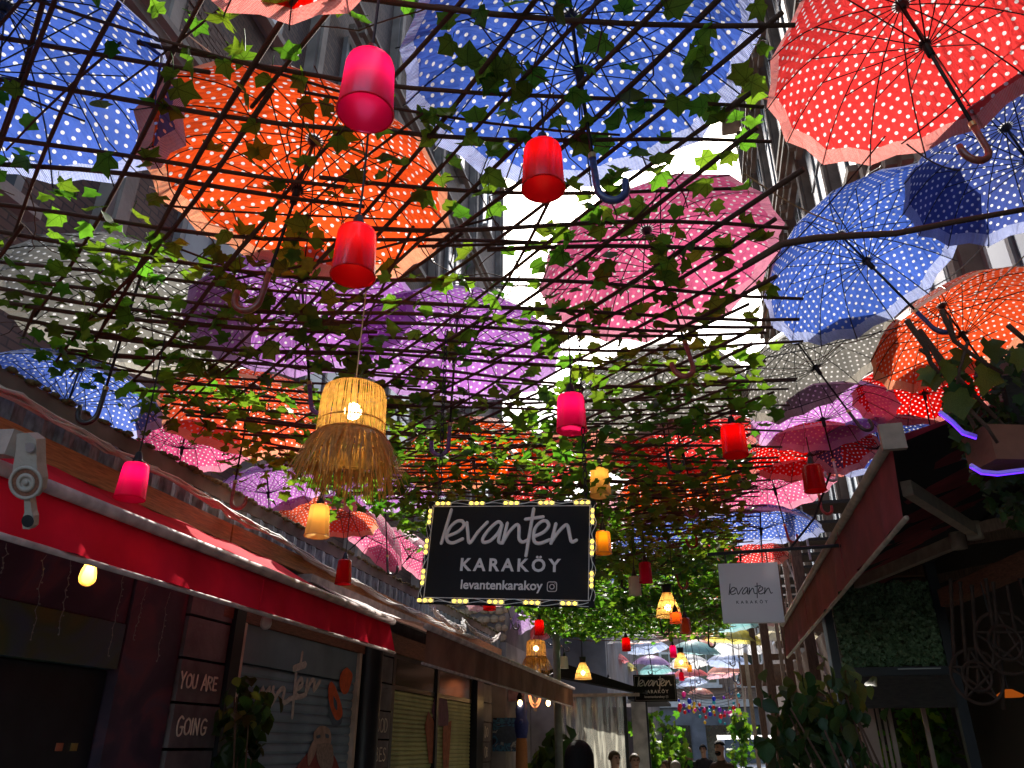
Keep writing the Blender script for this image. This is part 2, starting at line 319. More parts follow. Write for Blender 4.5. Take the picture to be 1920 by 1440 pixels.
def ivy_near():
    m = leafmat('ivy_near', (.03, .085, .016), (.19, .42, .022), .52); nt = m.node_tree; tc = N(nt, 'ShaderNodeTexCoord'); sp = N(nt, 'ShaderNodeSeparateXYZ'); nt.links.new(tc.outputs['Object'], sp.inputs[0])
    ax = N(nt, 'ShaderNodeMath', operation='ABSOLUTE'); nt.links.new(sp.outputs[0], ax.inputs[0])
    # pale veins: the midrib and two pairs that fork from the stalk
    vs_ = [ax.outputs[0]]
    for sl_ in (.62, -.25):
        a_ = N(nt, 'ShaderNodeMath', operation='MULTIPLY_ADD'); a_.inputs[1].default_value = sl_; nt.links.new(ax.outputs[0], a_.inputs[0]); a_.inputs[2].default_value = .1
        b_ = N(nt, 'ShaderNodeMath', operation='SUBTRACT'); nt.links.new(sp.outputs[1], b_.inputs[0]); nt.links.new(a_.outputs[0], b_.inputs[1]); c_ = N(nt, 'ShaderNodeMath', operation='ABSOLUTE'); nt.links.new(b_.outputs[0], c_.inputs[0]); vs_.append(c_.outputs[0])
    m1 = N(nt, 'ShaderNodeMath', operation='MINIMUM'); nt.links.new(vs_[0], m1.inputs[0]); nt.links.new(vs_[1], m1.inputs[1]); m2 = N(nt, 'ShaderNodeMath', operation='MINIMUM'); nt.links.new(m1.outputs[0], m2.inputs[0]); nt.links.new(vs_[2], m2.inputs[1])
    mr = N(nt, 'ShaderNodeMapRange'); mr.inputs[1].default_value = .008; mr.inputs[2].default_value = .028; mr.inputs[3].default_value = .5; mr.inputs[4].default_value = 1; nt.links.new(m2.outputs[0], mr.inputs[0])
    for n_ in list(nt.nodes):
        if n_.type in ('BSDF_TRANSLUCENT', 'BSDF_PRINCIPLED'):
            l_ = n_.inputs[0].links[0]; mx = N(nt, 'ShaderNodeMix', data_type='RGBA', blend_type='MULTIPLY'); mx.inputs[0].default_value = 1; nt.links.new(l_.from_socket, mx.inputs[6]); nt.links.new(mr.outputs[0], mx.inputs[7]); nt.links.new(mx.outputs[2], n_.inputs[0])
ivy_near()
leafmat('dark_leaf', (.02, .045, .014), (.10, .2, .02), .3)
leafmat('vine_leaf', (.05, .07, .02), (.25, .3, .03), .4)
# ------------------------------------------------------------------ umbrellas
RHO, TA = .8, .847                      # arc of a rib: rim radius .6 m, depth .27 m
def canopy_mesh(n=16, nu=9, seed=0):
    rr = random.Random(seed); vs = []; fs = []; fab = []; rim = []
    wob = [rr.uniform(-.024, .02) for _ in range(n)]
    def P(k, t, w=1.0):
        a = 2 * math.pi * k / n; e = (t / TA) ** 2
        return V((RHO * math.sin(t) * math.cos(a), RHO * math.sin(t) * math.sin(a), -RHO * (1 - math.cos(t)) + wob[k % n] * e))
    for k in range(n):
        for c in range(2):
            for i in range(nu):
                q = []; fu = []; ri = []
                for di, dc in ((0, 0), (1, 0), (1, 1), (0, 1)):
                    t = TA * (i + di) / nu; s = (c + dc) / 2
                    a, b = P(k, t), P(k + 1, t); p = a.lerp(b, s)
                    if s == .5: p = p * (1 - .022 * (t / TA) ** 2) + V((0, 0, .006 * (t / TA)))
                    q.append(p); fu.append(((s - .5) * (b - a).length + (k % 2) * .0, RHO * t)); ri.append((t / TA, k + min(max(s, .0005), .9995)))
                b0 = len(vs); vs += q; fs.append((b0, b0 + 1, b0 + 2, b0 + 3)); fab += fu; rim += ri
    me = bpy.data.meshes.new('canopy'); me.from_pydata([tuple(v) for v in vs], [], fs)
    for nm_, dat in (('fabric', fab), ('rim', rim)):
        l = me.uv_layers.new(name=nm_); l.data.foreach_set('uv', [x for d in dat for x in d])
    bm = bmesh.new(); bm.from_mesh(me); bmesh.ops.remove_doubles(bm, verts=bm.verts, dist=1e-5)
    for f in bm.faces: f.smooth = False
    bm.to_mesh(me); bm.free(); me.materials.append(MATS['cloth_red']); return me
CAN = [canopy_mesh(16, 9, s) for s in range(4)]
def arc(t, dz=-.004, dr=0): return V((RHO * math.sin(t) + dr, 0, -RHO * (1 - math.cos(t)) + dz))
RIB = MB().tube([arc(TA * i / 6) for i in range(7)] + [arc(TA) + V((.012, 0, -.006))], .003, 4).mesh('rib'); RIB.materials.append(MATS['umbrella_steel'])
STR = MB().tube([V((.014, 0, -.27)), arc(.49)], .0029, 4).mesh('stretcher'); STR.materials.append(MATS['umbrella_steel'])
SHAFT = MB().tube([(0, 0, .045), (0, 0, 0), (0, 0, -.88)], [.002, .0065, .0065], 8).mesh('shaft', True); SHAFT.materials.append(MATS['umbrella_steel'])
RUN = MB().lathe([(.007, -.33), (.014, -.33), (.016, -.27), (.022, -.262), (.022, -.252), (.007, -.25)], 10).mesh('runner', True); RUN.materials.append(MATS['black_plastic'])
CROWN = MB().lathe([(.0, .004), (.026, 0), (.026, -.018), (.01, -.03)], 10).mesh('crown', True); CROWN.materials.append(MATS['black_plastic'])
hk = [(0, 0, -.84), (0, 0, -.90), (0, 0, -.97)] + [(.045 - .045 * math.cos(a), 0, -.97 - .052 * math.sin(a)) for a in [math.pi * i / 9 for i in range(1, 10)]] + [(.09, 0, -.945)]
HAND = MB().tube(hk, [.011] * 3 + [.0125] * 9 + [.011], 8).mesh('handle', True); HAND.materials.append(MATS['handle_brown'])
COLR = MB().lathe([(.0125, -.835), (.0125, -.855)], 10).lathe([(.0, -.835), (.0125, -.835)], 10).mesh('ferrule', True); COLR.materials.append(pr('brass', (.6, .42, .16), .3, 10, .2, metal=.9))
STRAP = MB().tube([(.52, .02, -.235), (.60, .03, -.30), (.575, .06, -.36), (.56, .09, -.42)], [.012, .015, .015, .013], 4, True, .12).mesh('strap'); STRAP.materials.append(MATS['cloth_red'])
fr = MB()
for k in range(16):
    m_ = M.Rotation(2 * math.pi * k / 16, 3, 'Z')
    fr.tube([m_ @ arc(TA * i / 4) for i in range(5)], .003, 3, False); fr.tube([m_ @ V((.014, 0, -.27)), m_ @ arc(.49)], .003, 3, False)
FRAME = fr.mesh('rib_frame'); FRAME.materials.append(MATS['umbrella_steel'])
ROT = [M.Rotation(2 * math.pi * k / 16, 4, 'Z') for k in range(16)]
UMBS = []
def umbrella(label, a, z, h, diam, cloth, hc='black', hook=1, group='dotted umbrellas strung over the alley', far=False, spin=None, strap=False, lean=None, back=.10):
    A = atz(a[0], a[1], z) if len(a) == 2 else V(a)
    s = diam / 1.2; L = 1.022 * s
    if h:
        # the crook lies on its sight line where the shaft hangs straightest
        r = ray(*h); q = A - CAM; H = CAM + r * ((q.x * r.x + q.y * r.y) / (r.x * r.x + r.y * r.y))
        Z = (A - H).normalized(); L = min(max((A - H).length, .8 * L), 1.12 * L)
        if Z.z < .7: Z = (Z + V((0, 0, .35))).normalized()
        Z = (Z + V((-math.sin(YAW), math.cos(YAW), 0)) * back).normalized()
    else:
        Z = V(lean if lean else (U(-.12, .12), U(-.12, .12), 1)).normalized()
    X = RT * hook; X = (X - Z * X.dot(Z)).normalized(); Y = Z.cross(X)
    m = M((X, Y, Z)).transposed().to_4x4(); m.translation = A; m = m @ M.Scale(s, 4)
    t = thing('umbrella', label, 'umbrella', group=group, mat=m); UMBS.append(t)
    can = ob('canopy', random.choice(CAN), cloth, t, True); can.matrix_basis = M.Rotation(spin if spin is not None else U(0, 6), 4, 'Z')
    can0 = can.matrix_basis.copy()
    dz = 1.022 - L / s; sh = ob('shaft', SHAFT, None, t, True); sh.matrix_basis = M.Diagonal((1, 1, (.88 - dz) / .88, 1))
    ob('handle', HAND, 'handle_' + hc, t, True).matrix_basis = M.Translation((0, 0, dz))
    if far:
        f_ = ob('rib_frame', FRAME, None, t, True); f_.matrix_basis = can0
    else:
        ob('runner', RUN, None, t, True); ob('crown', CROWN, None, t, True); ob('ferrule', COLR, None, t, True).matrix_basis = M.Translation((0, 0, dz))
        for k in range(16):
            rb = ob('rib', RIB, None, t, True); rb.matrix_basis = can0 @ ROT[k]
            ob('stretcher', STR, None, rb, True)
        if strap:
            st = ob('strap', STRAP, cloth, t, True); st.matrix_basis = can0 @ M.Rotation(strap, 4, 'Z')
    return t
um = umbrella
um('large blue dotted umbrella with pale hatched rim cut off at the upper left corner', (10, 8), 4.1, None, 1.36, 'cloth_blue', lean=(.02, -.06, 1), strap=0.4)
um('red dotted umbrella showing only its rim at the top edge, above the orange one', (530, -340), 4.15, None, 1.05, 'cloth_red', lean=(0, .55, 1), strap=5)
um('big orange-red dotted umbrella with brown crook handle behind the hanging red lamps', (590, 262), 4.05, (480, 585), 1.32, 'cloth_orange', 'brown', -1, back=0)
um('large blue dotted umbrella above the trellis at top centre, navy straight shaft', (1070, 30), 4.1, (1122, 368), 1.27, 'cloth_blue', 'navy', 1, back=0)
um('bright red dotted umbrella with long brown crook handle in the upper right corner', (1690, 8), 4.2, (1850, 318), 1.14, 'cloth_red', 'brown', -1, strap=4.0, back=.05)
um('slate blue dotted umbrella at the right edge below the bright red one', (1885, 238), 4.2, (2010, 470), 1.05, 'cloth_slate_blue', 'black', 1)
um('bright blue dotted umbrella with a tilted dark shaft, between slate and grey ones', (1575, 440), 4.15, (1737, 668), 1.14, 'cloth_blue', 'navy', 1, back=.2)
um('orange dotted umbrella with pale outer rim at the right edge', (1765, 572), 4.15, (1868, 742), 1.12, 'cloth_orange', 'brown', 1, lean=(.1, 0, 1))
um('big rose pink dotted umbrella right of the open sky', (1212, 430), 4.1, (1298, 722), 1.25, 'cloth_pink', 'red', -1)
um('dark grey dotted umbrella with black crook handle at the left under ivy', (265, 512), 4.1, (195, 808), 1.36, 'cloth_grey', 'black', -1)
um('purple dotted umbrella with drooping folds left of the second purple one', (565, 520), 4.1, (592, 790), 1.28, 'cloth_purple', 'purple', 1)
um('purple dotted umbrella with purple crook handle above the hanging sign', (858, 590), 4.1, (842, 866), 1.3, 'cloth_purple', 'purple', -1)
um('blue dotted umbrella low at the left edge above the mossy ledge', (150, 690), 3.85, (92, 902), 1.14, 'cloth_blue', 'navy', 1)
um('orange dotted umbrella with dark red crook behind the straw lamp', (475, 722), 4.05, (440, 962), 1.3, 'cloth_orange', 'red', 1)
um('pink dotted umbrella over the blue metal ledge behind the small red lamp', (350, 792), 4.0, (326, 988), 1.02, 'cloth_pink', 'red', 1)
um('small lilac dotted umbrella over the ledge left of the cream lamp', (500, 882), 4.05, (515, 1042), 1.05, 'cloth_lilac', 'purple', 1)
um('pale orange umbrella half hidden behind the cream lamp', (620, 930), 4.1, (590, 1065), 1.15, 'cloth_orange', 'red', 1)
um('pink umbrella above the ledge left of the black hanging sign', (715, 975), 4.1, (655, 1035), 1.2, 'cloth_pink', 'black', 1)
um('small pink umbrella just left of the hanging sign edge', (790, 1018), 4.1, (712, 1112), 1.1, 'cloth_pink', 'red', -1)
um('dark grey dotted umbrella with black crook handle under the bright blue one', (1493, 640), 4.1, (1612, 822), 1.1, 'cloth_grey', 'black', 1)
um('lilac dotted umbrella below the grey one, silver crook handle', (1530, 735), 4.1, (1560, 884), 1.08, 'cloth_lilac', 'silver', -1)
um('red dotted umbrella directly below the lilac one', (1510, 805), 4.1, (1535, 962), 1.12, 'cloth_red', 'red', 1)
um('deep red dotted umbrella under the orange one beside the maroon awning', (1725, 690), 4.15, None, .98, 'cloth_red', lean=(.1, .12, 1))
um('dark blue dotted umbrella tucked behind the top corner of the maroon awning', (1640, 790), 4.1, None, 1.12, 'cloth_slate_blue', lean=(.05, .1, 1))
um('grey dotted umbrella behind ivy below the rose pink one', (1225, 680), 4.1, (1252, 892), 1.24, 'cloth_grey', 'black', 1)
um('red dotted umbrella behind ivy above the tall cream lamp', (1265, 790), 4.1, (1302, 958), 1.25, 'cloth_red', 'red', -1)
um('orange dotted umbrella behind ivy above the hanging sign', (880, 805), 4.1, (900, 960), 1.3, 'cloth_orange', 'black', 1)
um('red dotted umbrella behind dense ivy right above the hanging sign', (985, 868), 4.1, (1105, 1010), 1.25, 'cloth_red', 'black', 1)
um('orange dotted umbrella behind ivy left of the small square red lamp', (1270, 865), 4.1, (1300, 1003), 1.25, 'cloth_orange', 'red', -1)
um('rose dotted umbrella behind the square red lamp near the scaffold', (1440, 872), 4.1, (1470, 1000), 1.15, 'cloth_pink', 'red', 1)
um('vivid blue dotted umbrella beside the white sign bracket', (1425, 945), 4.0, None, 1.25, 'cloth_blue', lean=(.1, .05, 1))
um('blue umbrella behind the ivy left of the white sign', (1240, 965), 4.1, (1265, 1075), 1.3, 'cloth_blue', 'red', 1)
um('dusty red umbrella edge just above the white sign', (1385, 1005), 4.1, None, 1.2, 'cloth_red', lean=(.05, .1, 1))
um('coral umbrella behind thick ivy left of the yellow lamp', (1060, 960), 4.1, (1090, 1085), 1.25, 'plain_coral', 'black', 1)
um('violet umbrella under the sign by the red lamp', (905, 1010), 4.1, (900, 1140), 1.2, 'plain_violet', 'red', 1)
um('faded rose umbrella over the tangle of white cables', (935, 1085), 4.1, (960, 1170), 1.25, 'plain_rose', 'black', 1)
um('silvery lilac umbrella over the rubble stone wall', (990, 1130), 4.1, (1040, 1208), 1.3, 'plain_violet', 'black', -1)
um('coral umbrella behind the far straw lamp', (1010, 1165), 4.1, (1075, 1210), 1.2, 'plain_crimson', 'black', 1)
um('vivid blue umbrella high behind the dense ivy right of the yellow lamp', (1215, 1040), 4.1, None, 1.3, 'cloth_blue')
um('orange umbrella high behind the dense ivy below the white sign bracket', (1330, 1075), 4.1, None, 1.3, 'cloth_orange')
um('added coral filler umbrella shading the ivy between the pinkish lamp and the square red lamp', (1120, 790), 4.25, None, 1.2, 'plain_coral', 'black', 1)  # this and the next two: fillers added to keep sun off the ivy
um('added rose filler umbrella shading the dense ivy above the yellow lamp', (1160, 920), 4.2, None, 1.25, 'plain_rose', 'black', 1)
um('added purple filler umbrella shading the dense ivy left of the hanging sign top', (720, 880), 4.2, None, 1.25, 'cloth_purple', 'black', 1)
fc = ['coral', 'rose', 'teal', 'salmon', 'sky', 'white', 'coral', 'yellow', 'cream', 'violet', 'salmon', 'teal', 'white', 'crimson', 'sky', 'coral', 'rose', 'yellow', 'violet', 'white', 'sky', 'salmon', 'teal', 'crimson', 'coral', 'cream', 'violet', 'sky', 'rose', 'teal']
rows = [(16.6, 'first'), (18.4, 'second'), (20.4, 'third'), (22.6, 'fourth'), (25.2, 'fifth'), (28.4, 'sixth'), (32.4, 'seventh'), (37.5, 'last')]
cols_ = ['leftmost', 'second from left', 'middle', 'second from right', 'rightmost']
q = 0
for Y, rn in rows:
    for i, X in enumerate((-2.7, -1.5, -.35, .8, 1.75)):
        if (Y < 18 and i == 1) or (Y > 20 and i == 4) or (Y > 36 and i % 2) : continue
        c = fc[q % len(fc)]; q += 1
        um(f'plain {c} umbrella in the {rn} far row beyond the ivy, {cols_[i]}', (X + U(-.2, .2), Y + U(-.3, .3), 4.15 + U(-.12, .2)), 0, None, U(1.15, 1.35), 'plain_' + c, random.choice(['black', 'red', 'navy']), random.choice([-1, 1]), group='plain umbrellas far down the street', far=True)
# ------------------------------------------------------------------ ivy trellis
def zT(x, y):
    return 3.42 + .2 * math.exp(-(y - 2.0) / .9) - .07 * (x + 1) * math.exp(-max(y - 1.5, 0) / 4) + .05 * (x + 1.4) ** 2 * .35 + .02 * math.sin(3.1 * y + 1.7 * x)
XL, XR, Y0, Y1 = -3.45, .42, .85, 14.0
def xl(y): return -3.42 + .35 * min(1, max(0, (y - 2.9) / 1.6)) + .75 * min(1, max(0, (y - 4.5) / 1.5))
def xr(y): return .22 + .2 * min(1, max(0, (y - 1.6) / 1.6))
tr = thing('ivy_trellis', 'twig lattice with ivy leaves hung like a ceiling below the umbrellas', 'trellis', (-1.5, 8, 3.3))
def seen(p, mg=60):
    x, y, d = proj(p); return d > .3 and -mg < x < 1920 + mg and -mg < y < 1440 + mg
sticks = []
def stick(p, d, L, r):
    pts = []; n = max(3, int(L / .22)); ph = U(0, 6); dx, dy = d; off = U(-.012, .012); am = U(.006, .035)
    for i in range(n + 1):
        t = L * i / n; x = p[0] + dx * t; y = p[1] + dy * t; wv = am * math.sin(ph + t * 2.2)
        pts.append(V((x - dy * wv, y + dx * wv, zT(x, y) + off + .008 * math.sin(ph * 2 + 4 * t))))
    if not any(seen(q_, 30) for q_ in pts): return
    sticks.append((L / min(proj(q_)[2] for q_ in pts if proj(q_)[2] > .2), pts, r))
y = Y0
while y < Y1 + 1:
    a = R(U(11.5, 16)); d = (math.cos(a), math.sin(a)); x = xl(y) + U(-.1, .2)
    while x < xr(y) - .2:
        L = U(1.7, 3.0); L = min(L, (xr(y) + U(-.05, .25) - x) / d[0])
        yy = y + (x - XL) * math.tan(R(13.5)) - .45 + U(-.03, .03)
        if yy > .7: stick((x, yy), d, L, U(.008, .011) if yy < 3 else U(.0065, .0095))
        x += L - U(.1, .3)
    y += U(.165, .215) if y < 2.6 else U(.095, .135) if y < 7 else U(.2, .28)
k = -2.0
while k < 17:
    a = R(143.5 + U(-2, 2)); d = (math.cos(a), math.sin(a))
    # start on the right edge, run to the left edge
    x0, y0 = XR + U(-.1, .12), k
    Lm = (XR - XL) / -d[0]; t = 0
    while t < Lm - .3:
        L = min(U(1.6, 2.7), Lm - t); p = (x0 + d[0] * t, y0 + d[1] * t)
        if p[1] + d[1] * L > .7 and p[1] + d[1] * L < Y1 and p[0] + d[0] * L > xl(p[1] + d[1] * L) - .25: stick(p, d, L, U(.0075, .0105) if p[1] < 3 else U(.006, .009))
        t += L - U(.05, .25)
    k += U(.17, .23) if k < 6 else U(.26, .36)
for i in range(40):
    yv = U(1.2, 9); a = R(random.choice([U(-12, 40), U(120, 165)])); stick((U(xl(yv), xr(yv) - .8) if a < 1 else U(-2, xr(yv)), yv), (math.cos(a), math.sin(a)), U(.7, 1.4), U(.004, .007))
sticks.sort(key=lambda s: -s[0])
rest = MB()
for i, (_, pts, r) in enumerate(sticks):
    rs = [r * (1.1 - .35 * j / len(pts)) for j in range(len(pts))]
    if i < 300: MB().tube(pts, rs, 6).build('twig', 'twig', tr, True)
    else: rest.tube(pts, rs, 4)
if rest.v: rest.build('far_twigs', 'twig', tr, kind='stuff')
def leaf_data(v):
    rr = random.Random(v); fo, cu = rr.uniform(.05, .55), rr.uniform(-.05, .45); cz = lambda x, y: -fo * abs(x) - cu * y * y + rr.uniform(-.09, .09)
    j = lambda: rr.uniform(-.075, .075)
    mid = [(0, 0), (0, .3), (0, .62), (j(), 1.0)]
    rt = [(.2 + j(), -.13 + j()), (.48 + j(), .06 + j()), (.37 + j(), .28), (.6 + j(), .5 + j()), (.28 + j(), .63)]
    lf = [(-.2 + j(), -.13 + j()), (-.48 + j(), .06 + j()), (-.37 + j(), .28), (-.6 + j(), .5 + j()), (-.28 + j(), .63)]
    vs = [(x, y, cz(x, y)) for x, y in mid + rt + lf]; fs = []
    for o, sg in ((4, 1), (9, -1)):
        for f in ((0, o, 1), (o, o + 1, 1), (o + 1, o + 2, 1), (o + 2, 2, 1), (o + 2, o + 3, 2), (o + 3, o + 4, 2), (o + 4, 3, 2)): fs.append(f if sg > 0 else f[::-1])
    return [V(p) for p in vs], fs
LEAF = [leaf_data(s) for s in range(10)]
LEAFM = []
for vs, fs in LEAF:
    me = MB().add(vs, fs).mesh('leaf', True); me.materials.append(MATS['ivy']); LEAFM.append(me)
def leaf_matrix(p, size, tilt=.5, up=1):
    m = M.Rotation(U(0, 6.283), 4, 'Z') @ M.Rotation(-abs(random.gauss(.25, tilt)), 4, 'X') @ M.Rotation(random.gauss(0, tilt * .8), 4, 'Y')
    if up < 0 and rnd() < .5: m = m @ M.Rotation(math.pi, 4, 'Y')
    return M.Translation(p) @ m @ M.Scale(size, 4)
leaves = []
def dens(y): return 72 if y < 2.4 else 108 if y < 3.6 else 150 if y < 5 else 240 if y < 8 else 340
for (ya, yb) in ((.9, 2.4), (2.4, 3.6), (3.6, 5), (5, 8), (8, 11.5), (11.5, Y1)):
    n = int((yb - ya) * (XR - XL) * dens((ya + yb) / 2))
    clump = [(U(XL, XR), U(ya, yb)) for _ in range(max(6, n // 9))]
    for i in range(n):
        if rnd() < .55:
            c = random.choice(clump); x = c[0] + random.gauss(0, .16); yq = c[1] + random.gauss(0, .16)
        else: x, yq = U(XL, XR), U(ya, yb)
        thick = .04 if yq < 4 else .09 if yq < 8 else .2
        if not (xl(yq) - .15 < x < xr(yq) + .12): continue
        p = V((x, yq, zT(x, yq) - .01 + (random.gauss(0, thick) if yq < 8 else random.gauss(.05, .07))))
        if not seen(p): continue
        leaves.append((proj(p)[2], p, U(.058, .1) if yq < 8 else U(.07, .12)))
leaves.sort(key=lambda t: t[0] / t[2])
LM = MB(); stem = MB()
for i, (dd, p, sz) in enumerate(leaves):
    m = leaf_matrix(p, sz, .42, -1)
    if i < 300:
        o = ob('leaf', LEAFM[i % 10], 'ivy_near', tr); o.matrix_basis = m
        e = p + V((U(-.06, .06), U(-.06, .06), U(.0, .05))); stem.tube([p, p.lerp(e, .5) + V((0, 0, .012)), e], .0016, 3, False)
    else:
        vs, fs = LEAF[i % 10]; LM.add([m @ v for v in vs], fs)
LM.build('ivy_foliage', 'ivy', tr, True, kind='stuff')
stem.build('leaf_stems', 'ivy', tr, kind='stuff')
vine = MB()
for i in range(150):
    yv = U(1.0, 9); x, y = U(xl(yv), xr(yv)), yv; a = U(0, 6.3); pts = []; ph = U(0, 6)
    for j in range(16):
        pts.append(V((x, y, zT(x, y) + .012 * math.sin(ph + j * 1.9)))); a += random.gauss(0, .45); x += .07 * math.cos(a); y += .07 * math.sin(a)
    if seen(pts[0], 0): vine.tube(pts, .0026, 4)
vine.build('vine_stems', 'twig', tr, True, kind='stuff')
# ------------------------------------------------------------------ hanging lamps
sheer('red_glass', (.62, .008, .012), (.75, .008, .012), .74, .12, .05)
sheer('magenta_glass', (.66, .008, .06), (.80, .01, .10), .74, .12, .05)
sheer('orange_glass', (.8, .12, .02), (.9, .16, .02), .65, .5, .05)
sheer('amber_glass', (.85, .38, .02), (.95, .42, .02), .65, .5, .05)
sheer('cream_shade', (.72, .5, .2), (.85, .55, .18), .6, .2, .08)
sheer('white_shade', (.7, .68, .6), (.75, .7, .6), .5, .2, .05)
emis('bulb_pink', (1, .25, .8), 7); emis('bulb_red', (1, .1, .05), 5.5); emis('bulb_warm', (1, .62, .22), 8); emis('bulb_white', (1, .78, .42), 17)
sheer('raffia', (.6, .36, .10), (.7, .4, .10), .5, .1, .35, 40)
sheer('raffia_dark', (.6, .34, .10), (.7, .38, .10), .5, .1, .35, 40)
def glass_lamp(label, c, wpx, mat, bulb='bulb_red', d=.14, ratio=1.25, top=None, taper=.9, cap='black_plastic', group='coloured glass lamps on cords'):
    p = atd(c[0], c[1], F * d / wpx) if len(c) == 2 else V(c)
    r = d / 2; h = d * ratio
    t = thing('pendant_lamp', label, 'lamp', (p.x, p.y, p.z), group)
    rt_ = r * taper
    out = [(.012, h / 2), (rt_ * .72, h / 2 - .001), (rt_ * .93, h / 2 - .006), (rt_, h / 2 - .02), (r, -h / 2)]
    MB().lathe(out, 28, p).build('glass_shade', mat, t, True)
    MB().tube([p + V((r * math.cos(a), r * math.sin(a), -h / 2)) for a in [6.2832 * j / 28 for j in range(29)]], .0028, 5, False).build('rim', mat, t, True)
    MB().lathe([(.006, .062), (.014, .055), (.024, .016), (.03, -.004), (.0, -.004)], 12, p + V((0, 0, h / 2))).build('cap', cap, t, True)
    z1 = top if top else max(zT(p.x, p.y) + .02, p.z + h / 2 + .2) if p.y < 15.8 else p.z + .8
    MB().tube([p + V((0, 0, h / 2 + .04)), (p.x + .004, p.y, (p.z + z1) / 2), (p.x, p.y, z1)], .004, 5).build('cord', 'dark_wire', t)
    if bulb:
        MB().ball(p + V((0, 0, h * .18)), .021 * d / .14, 10, (1, 1, 1.3)).build('bulb', bulb, t, True)
    return t
gl = glass_lamp
gl('largest magenta red glass lamp hanging near the top, left of centre', (690, 163), 103, 'magenta_glass', 'bulb_pink')
gl('red glass lamp hanging in front of the sky gap and blue umbrella', (1018, 314), 80, 'red_glass', 'bulb_red')
gl('deep red glass lamp in front of the big orange umbrella', (666, 474), 82, 'red_glass', 'bulb_red')
gl('pinkish red glass lamp above the right corner of the black sign', (1071, 774), 57, 'magenta_glass', 'bulb_pink')
gl('bright red square-looking glass lamp at the trellis right edge', (1376, 826), 47, 'red_glass', 'bulb_red', taper=.95)
gl('matte red glass lamp near the scaffold above the maroon awning', (1525, 896), 40, 'red_glass', None, taper=.92)
gl('glowing red glass lamp above the red awning at the left', (250, 902), 55, 'magenta_glass', 'bulb_pink', taper=.85)
gl('small unlit red glass lamp over the far end of the red awning', (645, 1072), 31, 'red_glass', None, ratio=1.45, taper=.82)
gl('small red glass lamp right of the white glass lamp', (1210, 1073), 25, 'magenta_glass', None, ratio=1.5, d=.115)
gl('bright red glass lamp above the far straw lamp', (1011, 1176), 19, 'red_glass', 'bulb_red', ratio=1.4, d=.115)
gl('tiny bright red glass lamp below the ivy edge', (1174, 1208), 17, 'red_glass', 'bulb_red', ratio=1.4, d=.115)
gl('tiny magenta glass lamp beyond the ivy, left of the far woven cone lamp', (1262, 1221), 13, 'magenta_glass', 'bulb_pink', ratio=1.6, d=.115)
gl('bright orange glass lamp under the woven cone lamp', (1267, 1158), 24, 'orange_glass', 'bulb_warm', ratio=.8, d=.115)
gl('dull orange glass lamp hanging right of the bright orange one', (1285, 1173), 22, 'orange_glass', None, ratio=1.3, d=.115)
gl('red glass lamp peeking out below the black hanging sign', (918, 1128), 24, 'red_glass', 'bulb_red', d=.115)
gl('tiny red lamp hanging in front of the grey steel post', (1045, 1281), 12, 'red_glass', None, ratio=1.3, d=.115)
gl('amber yellow glass lamp at the right side of the black sign', (1131, 1017), 31, 'amber_glass', 'bulb_warm', ratio=1.35, taper=.88, d=.115)
gl('cream fabric lamp glowing left of the black sign', (597, 976), 46, 'cream_shade', 'bulb_warm', ratio=1.3, taper=.78, d=.15)
gl('tall cream lamp beside the chain of the black sign', (1125, 902), 40, 'cream_shade', 'bulb_warm', ratio=1.45, taper=.85, d=.15)
gl('white glass lamp hanging in front of the ivy, unlit', (1190, 1098), 24, 'white_shade', None, ratio=1.4, d=.115)
gl('small white glass lamp beside the far straw lamp', (1058, 1242), 15, 'white_shade', None, ratio=1.4, d=.115)
gl('tiny white glass lamp beyond the black roof', (1141, 1279), 11, 'white_shade', None, ratio=1.4, d=.115)
gl('small amber lamp behind the far woven cone lamp', (1293, 1253), 10, 'amber_glass', 'bulb_warm', d=.115)
gl('small violet glass lamp above the second black sign', (1278, 1268), 10, 'magenta_glass', None, ratio=1.5, d=.115)
